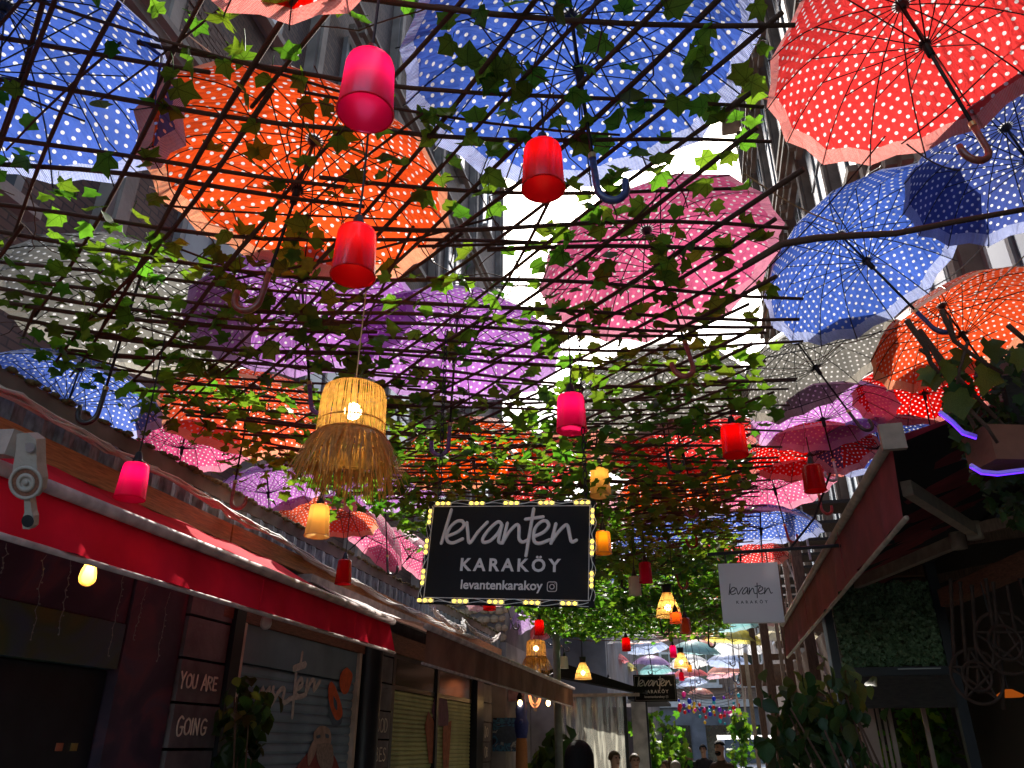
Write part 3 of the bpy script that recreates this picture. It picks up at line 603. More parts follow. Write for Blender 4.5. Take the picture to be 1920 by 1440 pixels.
def straw_lamp(label, c, wpx, d=.27, n1=95, n2=460, lit='bulb_white'):
    p = atd(c[0], c[1], F * d / wpx); r = d / 2; k = d / .27; h = .32 * k
    t = thing('straw_lamp', label, 'lamp', p)
    top = p.z + h / 2; body = MB()
    for i in range(n1):
        a = 6.2832 * i / n1 + U(-.015, .015); w_ = U(.0018, .0042) * k * (1 if rnd() < .9 else .5)
        pts = [(.07 * k, top), (r * .72, top - .004 * k), (r * .93, top - .02 * k), (r * U(.99, 1.01), top - .055 * k), (r * U(1.0, 1.04), top - h * .5), (r * U(1.04, 1.08), top - h)]
        ta = V((-math.sin(a), math.cos(a), 0)); da = U(-.02, .02)
        vs = []
        for j, (rr, z) in enumerate(pts):
            aa = a + da * j / 5; q_ = V((p.x + rr * math.cos(aa), p.y + rr * math.sin(aa), z)); f_ = min(1, rr / r + .1)
            vs += [q_ - ta * w_ * f_, q_ + ta * w_ * f_]
        body.add(vs, [(2 * j, 2 * j + 1, 2 * j + 3, 2 * j + 2) for j in range(5)])
    for zz, rr in ((top - .01 * k, r * .78), (top - h * .55, r * 1.02), (top - h + .01, r * 1.07)):
        body.tube([(p.x + rr * math.cos(a), p.y + rr * math.sin(a), zz) for a in [6.2832 * j / 28 for j in range(29)]], .0035 * k, 5, False)
    body.build('straw_cylinder', 'raffia', t, kind='stuff')
    sk = MB(); z0 = top - h * .72
    for i in range(n2):
        a = 6.2832 * i / n2 + U(-.02, .02); w_ = U(.0028, .0058) * k; L = U(.14, .24) * k; fl = U(.2, .62)
        vs = []; ta = V((-math.sin(a), math.cos(a), 0)); tw = U(-.18, .18)
        for j in range(5):
            s_ = j / 4; rr = r * 1.05 + L * fl * (s_ ** .9) * .85; z = z0 - L * (s_ ** 1.25) * (1.15 - .5 * fl); aa = a + tw * s_
            q_ = V((p.x + rr * math.cos(aa), p.y + rr * math.sin(aa), z)); ww = w_ * (1 - .6 * s_)
            vs += [q_ - ta * ww, q_ + ta * ww]
        sk.add(vs, [(2 * j, 2 * j + 1, 2 * j + 3, 2 * j + 2) for j in range(4)])
    sk.tube([(p.x + r * 1.05 * math.cos(a), p.y + r * 1.05 * math.sin(a), z0 + .002) for a in [6.2832 * j / 28 for j in range(29)]], .005 * k, 5, False)
    sk.build('straw_fringe', 'raffia_dark', t, kind='stuff')
    MB().ball((p.x, p.y, p.z + .045 * k), .036 * k, 14).build('bulb', lit, t, True)
    MB().tube([(p.x, p.y, p.z + .04 * k), (p.x, p.y, top), (p.x, p.y, top + .02), (p.x + .01, p.y, max(zT(p.x, p.y) + .1, top + .3))], [.012 * k, .012 * k, .003, .003], 6).build('cord', 'rope', t)
straw_lamp('large straw lamp with shaggy fringe and glowing bulb, left of the sign', (660, 790), 122)
straw_lamp('smaller straw lamp with fringe hanging below the far red lamp', (1005, 1222), 36, n1=80, n2=200, lit='bulb_warm')
def cone_lamp(label, c, wpx, d=.27, lit='bulb_white'):
    p = atd(c[0], c[1], F * d / wpx); t = thing('woven_lamp', label, 'lamp', p, 'woven cone lamps'); b = MB(); n = 40; h = .24
    for i in range(n):
        a = 6.2832 * i / n; ta = V((-math.sin(a), math.cos(a), 0)); vs = []
        for s_, rr, ww in ((0, .05, .003), (.5, .105, .0065), (1, d / 2, .009)):
            q_ = p + V((rr * math.cos(a), rr * math.sin(a), h / 2 - h * s_)); vs += [q_ - ta * ww, q_ + ta * ww]
        b.add(vs, [(2 * j, 2 * j + 1, 2 * j + 3, 2 * j + 2) for j in range(2)])
    for s_, rr in ((0, .05), (.35, .09), (.7, .124), (1, d / 2)):
        b.tube([p + V((rr * math.cos(a), rr * math.sin(a), h / 2 - h * s_)) for a in [6.2832 * j / 24 for j in range(25)]], .005, 4, False)
    b.build('woven_shade', 'cream_shade', t, kind='stuff')
    MB().lathe([(.045, .0), (.05, .04), (.06, .09), (.03, .09), (.0, .03)], 12, p + V((0, 0, h / 2))).build('rosette', 'black_plastic', t, True)
    MB().ball(p - V((0, 0, .03)), .035, 10).build('bulb', lit, t, True)
    MB().tube([p + V((0, 0, h / 2 + .05)), p + V((0, 0, h / 2 + .6))], .004, 5).build('cord', 'dark_wire', t)
cone_lamp('cream woven cone lamp with lit bulb right of the white lamp', (1252, 1134), 47)
cone_lamp('brown woven cone lamp below the magenta lamp down the street', (1277, 1238), 29)
cone_lamp('brown woven cone lamp above the black roof edge', (1093, 1258), 32)
# ------------------------------------------------------------------ big black hanging sign
pr('sign_black', (.014, .0125, .0135), .8, 5, .15, spec=.12)
pr('sign_letter', (.55, .47, .44), .6, 20, .1)
pr('steel', (.35, .34, .33), .4, 10, .2, metal=.7)
emis('led_yellow', (1, .66, .07), 1.5)
def chain(a, b, t, n, r=.014):
    c = MB(); a, b = V(a), V(b); d = (b - a).normalized(); x = d.cross(V((.3, 1, .1))).normalized(); y = d.cross(x); L = (b - a).length / n
    for i in range(n):
        o = a + d * L * (i + .5); u, l = (x if i % 2 else y), L * .64
        c.tube([o + u * (.5 * r * math.cos(q_)) * 1.3 + d * l * math.sin(q_) for q_ in [6.2832 * j / 8 for j in range(9)]], .0028, 4, False)
    c.build('chain', 'black_metal', t)
def black_sign(label, C, Uv, Vv, k=1, leds=True):
    pl = plane(C, Uv, Vv); o, u, v, n = pl; o = V(o)
    t = thing('hanging_sign', label, 'sign', C)
    W, H, e = .708 * k, .406 * k, .022 * k
    def at_(x, y, z=0): return o + u * x + v * y + n * z
    rot = M((u, v, n)).transposed()
    MB().box(at_(0, 0, -.013), (W + 2 * e, H + 2 * e, .026), rot).build('board', 'sign_black', t)
    b = MB(); g = .003 * k
    for x0, x1, y0, y1 in ((-W / 2, W / 2, H / 2 - g, H / 2), (-W / 2, W / 2, -H / 2, -H / 2 + g), (-W / 2, -W / 2 + g, -H / 2 + g + .0005, H / 2 - g - .0005), (W / 2 - g, W / 2, -H / 2 + g + .0005, H / 2 - g - .0005)):
        b.box(at_((x0 + x1) / 2, (y0 + y1) / 2, .0015), (x1 - x0, y1 - y0, .003), rot)
    b.build('border_line', 'sign_letter', t)
    wd = MB(); script_word(wd, (at_(.0, .085 * k), u, v, n), .60 * k, .0078 * k); wd.build('script_lettering', 'sign_letter', t)
    tm = MB(); text_mb(tm, 'KARAKÖY', .075 * k, (at_(.012 * k, -.062 * k), u, v, n), .0022 * k, .003, 1.38); tm.build('capital_lettering', 'sign_letter', t)
    tm = MB(); text_mb(tm, 'levantenkarakoy', .054 * k, (at_(-.018 * k, -.146 * k), u, v, n), .0012 * k, .003, 1.0); tm.build('handle_lettering', 'sign_letter', t)
    ic = MB(); q_ = .0195 * k; cx, cy = .20 * k, -.147 * k; cr = .008 * k; sq = []
    for (sx, sy, a0) in ((1, 1, 0), (-1, 1, 90), (-1, -1, 180), (1, -1, 270)):
        for j in range(4): a = R(a0 + 30 * j); sq.append((cx + sx * (q_ - cr) + cr * math.cos(a), cy + sy * (q_ - cr) + cr * math.sin(a)))
    cyc = sq + sq[:1]
    for i in range(len(cyc) - 1): ic.stroke([cyc[i], cyc[i + 1]], .0018 * k, (o, u, v, n), .0025)
    ic.stroke([(cx + .0095 * k * math.cos(a), cy + .0095 * k * math.sin(a)) for a in [6.2832 * j / 14 for j in range(15)]], .0018 * k, (o, u, v, n), .0025)
    ic.stroke([(cx + .0115 * k, cy + .012 * k), (cx + .0125 * k, cy + .012 * k)], .0018 * k, (o, u, v, n), .0025)
    ic.build('camera_logo', 'sign_letter', t)
    if leds:
        mods = []
        for i in range(5):
            mods.append((-W / 2 + .045 + (W - .08) * i / 4, H / 2 + .011, 0)); mods.append((-W / 2 + .01 + (W - .06) * i / 4.2, -H / 2 - .012, 0))
        for i in range(3): mods.append((-W / 2 - .011, H / 2 - .05 - i * .135, 1)); mods.append((W / 2 + .011, H / 2 - .05 - i * .135, 1))
        for x, y, vert in mods:
            dx, dy = (0, 1) if vert else (1, 0)
            mo = MB().box(at_(x, y, .003), ((.075 if not vert else .014), (.014 if not vert else .075), .006), rot).build('led_module', 'white_wire', t)
            for j in (-1, 0, 1): MB().ball(at_(x + dx * j * .025, y + dy * j * .025, .009), .0075, 8).build('led', 'led_yellow', mo, True)
        wr = MB()
        for (a, b_) in (((-W / 2, H / 2 + .012), (W / 2, H / 2 + .012)), ((W / 2 + .013, H / 2), (W / 2 + .013, -H / 2)), ((W / 2, -H / 2 - .014), (-W / 2, -H / 2 - .014)), ((-W / 2 - .013, -H / 2), (-W / 2 - .013, H / 2))):
            for of in (-.004, .006):
                pts = []
                for j in range(33):
                    s_ = j / 32; x = a[0] + (b_[0] - a[0]) * s_; y = a[1] + (b_[1] - a[1]) * s_; wv = of + .009 * math.sin(s_ * 25 + of * 500) * (1 if of > 0 else .6)
                    pts.append(at_(x + (wv if a[0] == b_[0] else 0), y + (wv if a[1] == b_[1] else 0), .006))
                wr.tube(pts, .0014, 4, False)
        wr.build('led_wire', 'white_wire', t)
    for sx in (-1, 1):
        a = at_(sx * (W / 2 - .02 * k), H / 2 + e, -.01); ztop = max(zT(a.x, a.y) + .05, a.z + .3); chain(a, (a.x, a.y, ztop), t, max(6, int((ztop - a.z) / .034)))
black_sign('black hanging sign with script lettering framed by yellow led bulbs', (-.771, 3.199, 2.41), (.998, .02, -.055), (.054, .038, .998))
c2 = aty(1228, 1290, 14.6)
black_sign('smaller-looking black hanging sign far down the street above the people', c2, (1, .02, 0), (0, 0, 1), .98, False)
# white square sign on a bracket
sheer('acrylic_white', (.8, .77, .78), (.85, .8, .8), .5, .5, .04, 4, .15)
pr('ink', (.03, .03, .035), .5)
t = thing('wall_sign', 'white square sign with thin black script on a dark bracket', 'sign', (.35, 5.2, 2.54))
a, b, c, d = aty(1347, 1057, 5.2), aty(1459, 1054, 5.2), aty(1470, 1167, 5.2), aty(1355, 1167, 5.2)
cc = (a + b + c + d) / 4; u = V((1, .0, -.02)).normalized(); v = V((.0, .0, 1)); n = V((0, -1, 0)); Wd = ((b - a).length + (c - d).length) / 2; Hd = ((a - d).length + (b - c).length) / 2
pl = (cc + n * .0, u, v, n)
MB().box(cc + V((0, .025, 0)), (Wd, .05, Hd), M.Rotation(R(1.2), 3, 'Y')).build('panel', 'acrylic_white', t)
wd = MB(); script_word(wd, (cc + n * .001 + V((-.0, 0, .01)), u, v, n), Wd * .72, .0028, .002); wd.build('script_lettering', 'ink', t)
tm = MB(); text_mb(tm, 'KARAKÖY', .026, (cc + V((0, 0, -.062)), u, v, n), .0005, .002, 1.9); tm.build('small_lettering', 'ink', t)
MB().tube([(.10, 5.23, 2.80), (1.25, 5.23, 2.82)], .012, 8).build('bracket', 'black_metal', t)
hk_ = MB()
for sx in (-.13, .13): hk_.tube([cc + V((sx, .025, Hd / 2 - .005)), (cc.x + sx, 5.23, 2.80)], .004, 5)
hk_.build('hanger', 'black_metal', t)
MB().tube([(.62, 5.23, 2.81), (.8, 5.23, 3.0), (.95, 5.23, 3.3)], .008, 6).build('brace', 'black_metal', t)
# ------------------------------------------------------------------ ground
def st(o): o['kind'] = 'structure'; return o
g = MB().add([(-400, -60, 0), (400, -60, 0), (400, 900, 0), (-400, 900, 0)], [(0, 1, 2, 3)]); st(g.build('ground', 'asphalt'))
pv = st(MB().bb(-3.3, 2.4, -3, 44, -.05, .006).build('alley_paving', 'paving'))
# ------------------------------------------------------------------ left low building with shop fronts
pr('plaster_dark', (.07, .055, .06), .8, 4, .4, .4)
pr('plaster_grey', (.2, .18, .165), .85, 3, .35, .6)
pr('wood_orange', (.45, .19, .07), .6, 5, .35, .4, streak=(25, 2, 25))
pr('wood_brown', (.2, .08, .045), .6, 5, .4, .4, streak=(25, 2, 25))
pr('wood_dark', (.03, .022, .02), .6, 5, .4, .3)
pr('block_grey', (.14, .125, .13), .75, 6, .3, .4)
pr('column_black', (.015, .016, .02), .4, 6, .3)
pr('frame_cream', (.6, .5, .4), .6, 6, .25)
pr('shutter_blue', (.17, .26, .32), .5, 3, .25)
pr('shutter_panel', (.14, .21, .25), .55, 3, .25)
pr('shutter_green', (.36, .39, .16), .5, 3, .3)
pr('paint_cream', (.7, .64, .52), .7, 30, .25)
pr('paint_grey', (.5, .47, .42), .7, 30, .25)
pr('paint_orange', (.6, .11, .03), .7, 20, .2)
pr('paint_shadow', (.07, .11, .15), .7, 20, .2)
pr('paint_skin', (.36, .26, .2), .7, 14, .3)
pr('paint_beard', (.27, .21, .17), .7, 40, .3)
pr('paint_red', (.22, .04, .035), .7, 20, .25)
pr('paint_rust', (.32, .10, .05), .7, 14, .35)
pr('paint_violet', (.13, .05, .09), .7, 14, .35)
pr('metal_blue', (.19, .25, .31), .5, 4, .5, .3, metal=.2, streak=(3, 8, 3))
pr('moss', (.16, .15, .07), .95, 30, .5, 1)
pr('glass_dark', (.015, .022, .012), .15, 3, .3, spec=.6)
def mural(name, stops, scale, rough=.7):
    m, nt, out = nm(name); tc = N(nt, 'ShaderNodeTexCoord'); no = N(nt, 'ShaderNodeTexNoise'); no.inputs['Scale'].default_value = scale; no.inputs['Detail'].default_value = 3; no.inputs['Distortion'].default_value = 1.2
    cr = N(nt, 'ShaderNodeValToRGB'); nt.links.new(tc.outputs['Object'], no.inputs['Vector']); nt.links.new(no.outputs[0], cr.inputs[0])
    e = cr.color_ramp.elements
    while len(e) < len(stops): e.new(.5)
    for el, (p, c) in zip(e, stops): el.position = p; el.color = c4(c)
    b = N(nt, 'ShaderNodeBsdfPrincipled'); b.inputs['Roughness'].default_value = rough; nt.links.new(cr.outputs[0], b.inputs['Base Color']); nt.links.new(b.outputs[0], out.inputs[0]); return m
mural('galaxy_paint', [(.3, (.025, .02, .04)), (.5, (.05, .03, .055)), (.62, (.11, .04, .06)), (.75, (.05, .045, .08))], 2.2)
mural('band_paint', [(.35, (.10, .10, .02)), (.5, (.05, .09, .04)), (.65, (.04, .08, .12)), (.8, (.12, .07, .03))], 1.8)
LX = -3.4
lb = thing('shop_building', 'low shop building with dark painted fronts along the left side', 'building', (LX, 6, 0))
def lpart(name, mat, y0, y1, z0, z1, x1=LX, th=.25, par=lb): return MB().bb(x1 - th, x1, y0, y1, z0, z1).build(name, mat, par)
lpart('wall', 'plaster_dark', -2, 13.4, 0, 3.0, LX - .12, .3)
lpart('roof_slab', 'plaster_grey', -2, 13.4, 3.30, 3.40, LX + .06, 1.75)
lpart('upper_wall', 'plaster_grey', -2, 13.4, 3.0, 3.30, LX - .02, .4)
lpart('parapet', 'plaster_grey', -2, 13.4, 3.405, 3.5, LX - .45, .25)
# wooden fascia boards and corrugated strip
for y0, y1, z in ((-2, 4.98, 3.01), (5.0, 8.1, 3.015), (8.12, 13.3, 3.01)): lpart('fascia_board', 'wood_orange', y0, y1, z, z + .135, LX + .10, .03)
cs = MB(); n = 300
vs = []
for i in range(n + 1):
    yy = -2 + 15.3 * i / n; xx = LX + .06 + .012 * math.sin(i * 1.7)
    vs += [(xx, yy, 3.15), (xx, yy, 3.295)]
cs.add(vs, [(2 * i, 2 * i + 2, 2 * i + 3, 2 * i + 1) for i in range(n)]); cs.build('corrugated_strip', 'metal_blue', lb)
ms = MB()
for i in range(900):
    yy = U(-1, 13.2); ms.ball((LX + .05 + U(-.05, .03), yy, 3.395 + U(0, .02)), U(.012, .03), 5, (1, 1.4, .6))
ms.build('moss_edge', 'moss', lb, kind='stuff')
# doorway
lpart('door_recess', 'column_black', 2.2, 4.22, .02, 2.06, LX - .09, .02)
lpart('mural_band', 'band_paint', 1.5, 4.22, 2.07, 2.33, LX - .02, .1)
lpart('mural_panel', 'galaxy_paint', 4.24, 4.78, .02, 2.62, LX - .02, .1)
lpart('mural_panel', 'galaxy_paint', 1.5, 4.22, 2.335, 2.75, LX - .03, .1)
for yy in (3.95, 4.06): MB().bb(LX - .089, LX - .08, yy, yy + .045, 1.63, 1.67).build('bell_plate', 'brass' if yy > 4 else 'paint_rust', lb)
# block pillars with painted words
def block_pillar(y0, y1, words, zoff=0):
    for k in range(10):
        z = .02 + .28 * k + zoff
        if z > 2.6: break
        b = lpart('pillar_block', 'block_grey', y0 + U(0, .008), y1 - U(0, .008), z, z + .262, LX + U(-.004, .01), .12)
        if k in words:
            m_ = MB(); wtxt, hh, wd_ = words[k]
            caps(m_, wtxt, hh, wd_, (V((LX + .0105, (y0 + y1) / 2 - .03, z + .13)), V((0, 1, 0)), V((0, 0, 1)), V((1, 0, 0)))); m_.build('painted_word', 'paint_cream', b)
block_pillar(4.8, 5.32, {6: ('GOING', .10, .0075), 7: ('YOU ARE', .086, .0075)}, -.055)
block_pillar(8.12, 8.64, {5: ('VIBES', .13, .007), 6: ('GOOD', .14, .007)}, .03)
block_pillar(12.45, 13.05, {6: ('DO', .13, .007), 5: ('OR', .13, .006)}, .03)
lpart('column', 'column_black', 5.33, 5.46, .02, 2.62, LX + .03, .2)
MB().lathe([(.14, .02), (.14, 2.75)], 20, (LX - .0, 7.96, 0)).build('round_column', 'column_black', lb, True)
lpart('column', 'column_black', 12.05, 12.42, .02, 2.9, LX + .04, .2)
lpart('lintel_board', 'wood_brown', 5.2, 8.1, 2.52, 2.64, LX + .0, .06); lpart('lintel_board', 'wood_brown', 5.2, 8.1, 2.645, 2.78, LX + .015, .06)
lpart('lintel_board', 'wood_brown', 8.2, 12.4, 2.62, 2.82, LX + .01, .06)
# blue roller shutter with mural
sh = lpart('shutter_box', 'shutter_panel', 5.53, 7.68, 2.235, 2.515, LX - .02, .08)
lpart('shutter_frame', 'frame_cream', 5.47, 5.525, .02, 2.515, LX + .01, .1); lpart('shutter_frame', 'frame_cream', 7.685, 7.74, .02, 2.515, LX + .01, .1)
SL = []
for k in range(28):
    z = .03 + .0785 * k
    y0, y1 = 5.53, 7.68; m_ = MB(); x = LX - .045
    m_.add([(x, y0, z), (x + .014, y0, z + .02), (x + .014, y0, z + .058), (x, y0, z + .0765), (x, y1, z), (x + .014, y1, z + .02), (x + .014, y1, z + .058), (x, y1, z + .0765)], [(0, 4, 5, 1), (1, 5, 6, 2), (2, 6, 7, 3), (0, 1, 2, 3), (7, 6, 5, 4), (3, 7, 4, 0)])
    m_.build('shutter_slat', 'shutter_blue', lb)
PX = LX - .028
def on_left(px, py): p = atx(px, py, PX); return (p.y, p.z)
def lpl(dx=0): return (V((PX + dx, 0, 0)), V((0, 1, 0)), V((0, 0, 1)), V((1, 0, 0)))
def z4(x, y): return on_left(400 + x / 4.8, 1140 + y / 4.8)
def zpoly(mb, pts, dx, cyc=True):
    q_ = smooth([z4(*p) for p in pts] + [z4(*pts[0])], 4)[:-1]; mb.slab([(PX + dx, p.x, p.y) for p in q_], (1, 0, 0), .002)
w_ = MB()
for s_ in ([(400, 850), (450, 720), (430, 830), (510, 720), (470, 830), (540, 780)], [(540, 720), (520, 870)], [(520, 870), (600, 740), (640, 740), (620, 850), (680, 830)], [(745, 590), (725, 800), (710, 980)], [(680, 820), (760, 800)],
           [(755, 730), (800, 690), (790, 640), (755, 680), (740, 760), (770, 800), (830, 780)], [(845, 650), (830, 780)], [(830, 780), (880, 660), (910, 660), (905, 740), (960, 660)], [(470, 950), (400, 870)]):
    q_ = [z4(*p) for p in s_]; w_.stroke(q_, .022, lpl(.0), .004)
w_.build('painted_script', 'paint_grey', lb)
w_ = MB(); w_.stroke([z4(790, 405), z4(770, 520)], .02, lpl(.012), .003); w_.stroke([z4(715, 545), z4(815, 510)], .03, lpl(.012), .003); w_.build('painted_script', 'paint_grey', lb)
w_ = MB(); zpoly(w_, [(1050, 700), (1110, 760), (1160, 900), (1150, 1040), (1080, 1060), (1040, 960), (1030, 800)], .0); w_.build('sandal_shadow', 'paint_shadow', lb)
w_ = MB(); zpoly(w_, [(1060, 660), (1100, 720), (1150, 880), (1155, 970), (1110, 1010), (1070, 950), (1035, 820), (1035, 700)], .003); zpoly(w_, [(1190, 535), (1235, 590), (1230, 660), (1195, 760), (1150, 770), (1120, 680), (1140, 580)], .016); w_.build('painted_sandal', 'paint_orange', lb)
w_ = MB(); zpoly(w_, [(1075, 790), (1105, 850), (1105, 920), (1080, 880)], .0062); w_.build('sandal_sole', 'paint_shadow', lb)
w_ = MB(); zpoly(w_, [(740, 1440), (840, 1310), (900, 1260), (1060, 1300), (1130, 1440), (1150, 1560), (720, 1560)], .001); w_.build('painted_robe', 'paint_red', lb)
w_ = MB(); zpoly(w_, [(905, 1110), (960, 1060), (1030, 1080), (1055, 1150), (1045, 1230), (990, 1260), (920, 1230), (895, 1160)], .0045); zpoly(w_, [(860, 1250), (900, 1190), (925, 1240), (900, 1330), (850, 1420), (840, 1320)], .0072); w_.build('painted_face', 'paint_skin', lb)
w_ = MB(); zpoly(w_, [(930, 1225), (1050, 1220), (1075, 1330), (1060, 1440), (1000, 1480), (950, 1420), (920, 1320)], .0062); w_.build('painted_beard', 'paint_beard', lb)
w_ = MB(); zpoly(w_, [(1000, 1130), (1030, 1140), (1030, 1170), (1005, 1165)], .0075); zpoly(w_, [(920, 1150), (950, 1140), (955, 1165), (925, 1175)], .0075); w_.build('painted_eye', 'paint_shadow', lb)
# green shutter bay
for y0, y1 in ((8.78, 10.22), (10.34, 11.95)):
    f_ = lpart('window_frame', 'column_black', y0 - .05, y1 + .05, 2.24, 2.62, LX - .03, .06); lpart('pane', 'glass_dark', y0, y1, 2.29, 2.57, LX - .027, .004, f_)
    z = .03; me0 = None
    while z < 2.2:
        o_ = MB(); x = LX - .05; o_.add([(x, y0, z), (x + .012, y0, z + .012), (x + .012, y0, z + .032), (x, y0, z + .046), (x, y1, z), (x + .012, y1, z + .012), (x + .012, y1, z + .032), (x, y1, z + .046)], [(0, 4, 5, 1), (1, 5, 6, 2), (2, 6, 7, 3), (0, 1, 2, 3), (7, 6, 5, 4), (3, 7, 4, 0)]).build('shutter_slat', 'shutter_green', lb); z += .048
lpart('shutter_frame', 'column_black', 10.24, 10.32, .02, 2.62, LX + .0, .1); lpart('shutter_frame', 'column_black', 8.65, 8.73, .02, 2.62, LX + .0, .1)
def z2(x, y): return on_left(720 + x / 4.5, 1120 + y / 4.5)
for nm_, mt, pts, dx in (('painted_leg', 'paint_rust', [(375, 960), (420, 1040), (430, 1200), (420, 1400), (380, 1400), (360, 1200), (345, 1080)], .003), ('painted_leg', 'paint_rust', [(500, 1080), (570, 1040), (560, 1200), (545, 1440), (500, 1440), (495, 1250)], .003), ('painted_trousers', 'paint_violet', [(430, 840), (530, 860), (545, 1000), (540, 1080), (480, 1090), (430, 1060), (400, 960)], .0055)):
    m_ = MB(); q_ = [z2(*p) for p in pts]; m_.slab([(PX - .005 + dx, p[0], p[1]) for p in q_], (1, 0, 0), .002); m_.build(nm_, mt, lb)
# ------------------------------------------------------------------ awnings on the left
sheer('awning_red', (.74, .018, .045), (.7, .015, .03), .24, .03, .32, 2.2, .5)
sheer('awning_brown', (.26, .15, .125), (.24, .13, .10), .3, .1, .3, 3, .5)
sheer('awning_maroon', (.30, .045, .06), (.32, .04, .05), .4, .1, .3, 6, .5)
pr('bar_white', (.42, .33, .31), .55, 12, .35)
pr('casting_beige', (.34, .3, .25), .5, 20, .15, .2)
def awning(label, y0, y1, xf, zf, xb, zb, vh, cloth, bar, drop=.0, seams=(), name='awning'):
    t = thing(name, label, 'awning', ((xf + xb) / 2, (y0 + y1) / 2, zf))
    n = 40; vs = []
    for i in range(n + 1):
        yy = y0 + (y1 - y0) * i / n
        for j in range(5):
            s_ = j / 4; sag = -.05 * math.sin(math.pi * s_) - .008 * math.sin(i * 1.3 + j)
            vs.append((xf + (xb - xf) * s_, yy, zf + .02 + (zb - zf) * s_ + sag))
    MB().add(vs, [(i * 5 + j, i * 5 + j + 1, i * 5 + 6 + j, i * 5 + 5 + j) for i in range(n) for j in range(4)]).build('cloth', cloth, t, True)
    sg = 1 if xf > xb else -1; vs = []; n = 90
    for i in range(n + 1):
        yy = y0 + (y1 - y0) * i / n; wv = .014 * math.sin(i * .5) + .009 * math.sin(i * 1.1 + 2) + .005 * math.sin(i * 2.3)
        for j in range(5): vs.append((xf + sg * (-.012 + .012 * (j / 4) + wv * j / 4) - sg * drop * j / 4, yy, zf - .022 - (vh - .022) * j / 4))
    va = MB().add(vs, [(i * 5 + j, i * 5 + j + 1, i * 5 + 6 + j, i * 5 + 5 + j) for i in range(n) for j in range(4)]).build('valance', cloth, t, True)
    MB().tube([(xf - sg * drop, y0 - .02, zf - vh - .008), (xf - sg * drop, y1 + .02, zf - vh - .008)], .012, 8).build('hem_bar', bar, va, True)
    MB().tube([(xf, y0 - .06, zf), (xf, y1 + .03, zf)], .025, 14).build('front_bar', bar, t, True)
    for yy in seams:
        MB().bb(xf - .002 * sg + sg * .036, xf + sg * .0375, yy, yy + .008, zf - vh * .97, zf - .05).build('seam', cloth, va)
    return t
ra = awning('long red awning with white front bar along the left shops', .9, 5.62, -2.25, 2.505, -3.28, 2.98, .215, 'awning_red', 'bar_white', -.03, (3.7, 4.9))
ba = awning('brown awning with weathered valance beyond the red awning', 6.15, 13.6, -2.14, 2.53, -3.28, 2.95, .27, 'awning_brown', 'bar_white', .03, (8, 9.4, 11))
MB().bb(-3.33, -3.2, 6.1, 13.6, 2.93, 3.0).build('awning_case', 'bar_white', ba)
# white folding arm bracket at the near end of the red awning
t = thing('awning_bracket', 'beige cast metal awning winding gear at the left edge', 'bracket', (-2.2, 2.05, 2.5))
def zb(x, y, d=2.45): return atd(x / 4.8, 780 + y / 4.8, d)
bk = MB(); bk.slab([zb(*p) for p in [(150, 160), (250, 155), (325, 210), (330, 430), (350, 560), (335, 660), (270, 735), (180, 740), (120, 690), (100, 600), (120, 430), (145, 300)]], FW, .05); bk.build('housing', 'casting_beige', t)
n_ = (CAM - zb(230, 600)).normalized(); rt_ = M((RT, UP, n_)).transposed()
MB().lathe([(.055, .0), (.055, .008), (.044, .008), (.044, .002), (.03, .002), (.03, .007), (.018, .007), (.018, .003), (.008, .003), (.008, .01), (0, .01)], 24, zb(230, 600) + n_ * .001, rt_).build('gear_rim', 'casting_beige', t, True)
MB().lathe([(.043, .004), (.031, .004)], 24, zb(230, 600) + n_ * .001, rt_).build('gear_slot', 'wood_brown', t)
lv = MB(); lv.slab([zb(*p) for p in [(215, 740), (270, 740), (285, 860), (300, 900), (295, 990), (260, 1020), (205, 1015), (195, 940), (220, 870)]], FW, .03); lv.build('crank_eye', 'casting_beige', t)
MB().lathe([(.02, .004), (0, .005)], 16, zb(248, 945) + n_ * .001, rt_).build('eye_hole', 'black_metal', t)
MB().bar(zb(150, 250, 2.49), zb(-260, 250, 2.6), .05, .085).build('arm', 'casting_beige', t)
MB().lathe([(.016, 0), (.016, .012), (0, .012)], 10, zb(268, 285) + n_ * .001, rt_).build('bolt', 'steel', t)
# bulbs under the red awning, fairy-light strings
sheer('bulb_glass', (.7, .45, .15), (.9, .6, .2), .75, .6, .05); emis('filament', (1, .7, .28), 45); emis('bulb_glow', (1, .5, .10), .5)
def edison(label, c, lit, X=-2.45):
    p = atx(c[0], c[1], X); t = thing('light_bulb', label, 'bulb', p)
    MB().lathe([(.0, .058), (.016, .058), (.016, .03), (.02, .02), (.032, -.02), (.034, -.04), (.028, -.058), (.014, -.07), (0, -.073)], 16, p).build('glass', 'bulb_glass' if lit else 'white_shade', t, True)
    MB().lathe([(0, .095), (.02, .095), (.02, .055), (0, .055)], 12, p).build('socket', 'black_plastic', t, True)
    MB().tube([p + V((0, 0, .09)), p + V((0, 0, .22))], .003, 5).build('wire', 'dark_wire', t)
    if lit: MB().tube([p + V((0, 0, .02)), p + V((.006, 0, -.02)), p + V((0, 0, -.04))], .007, 6).build('filament', 'filament', t)
edison('glowing teardrop filament bulb under the red awning', (168, 1066), True)
edison('unlit bulb under the red awning beside the blue shutter', (500, 1157), False, -2.5)
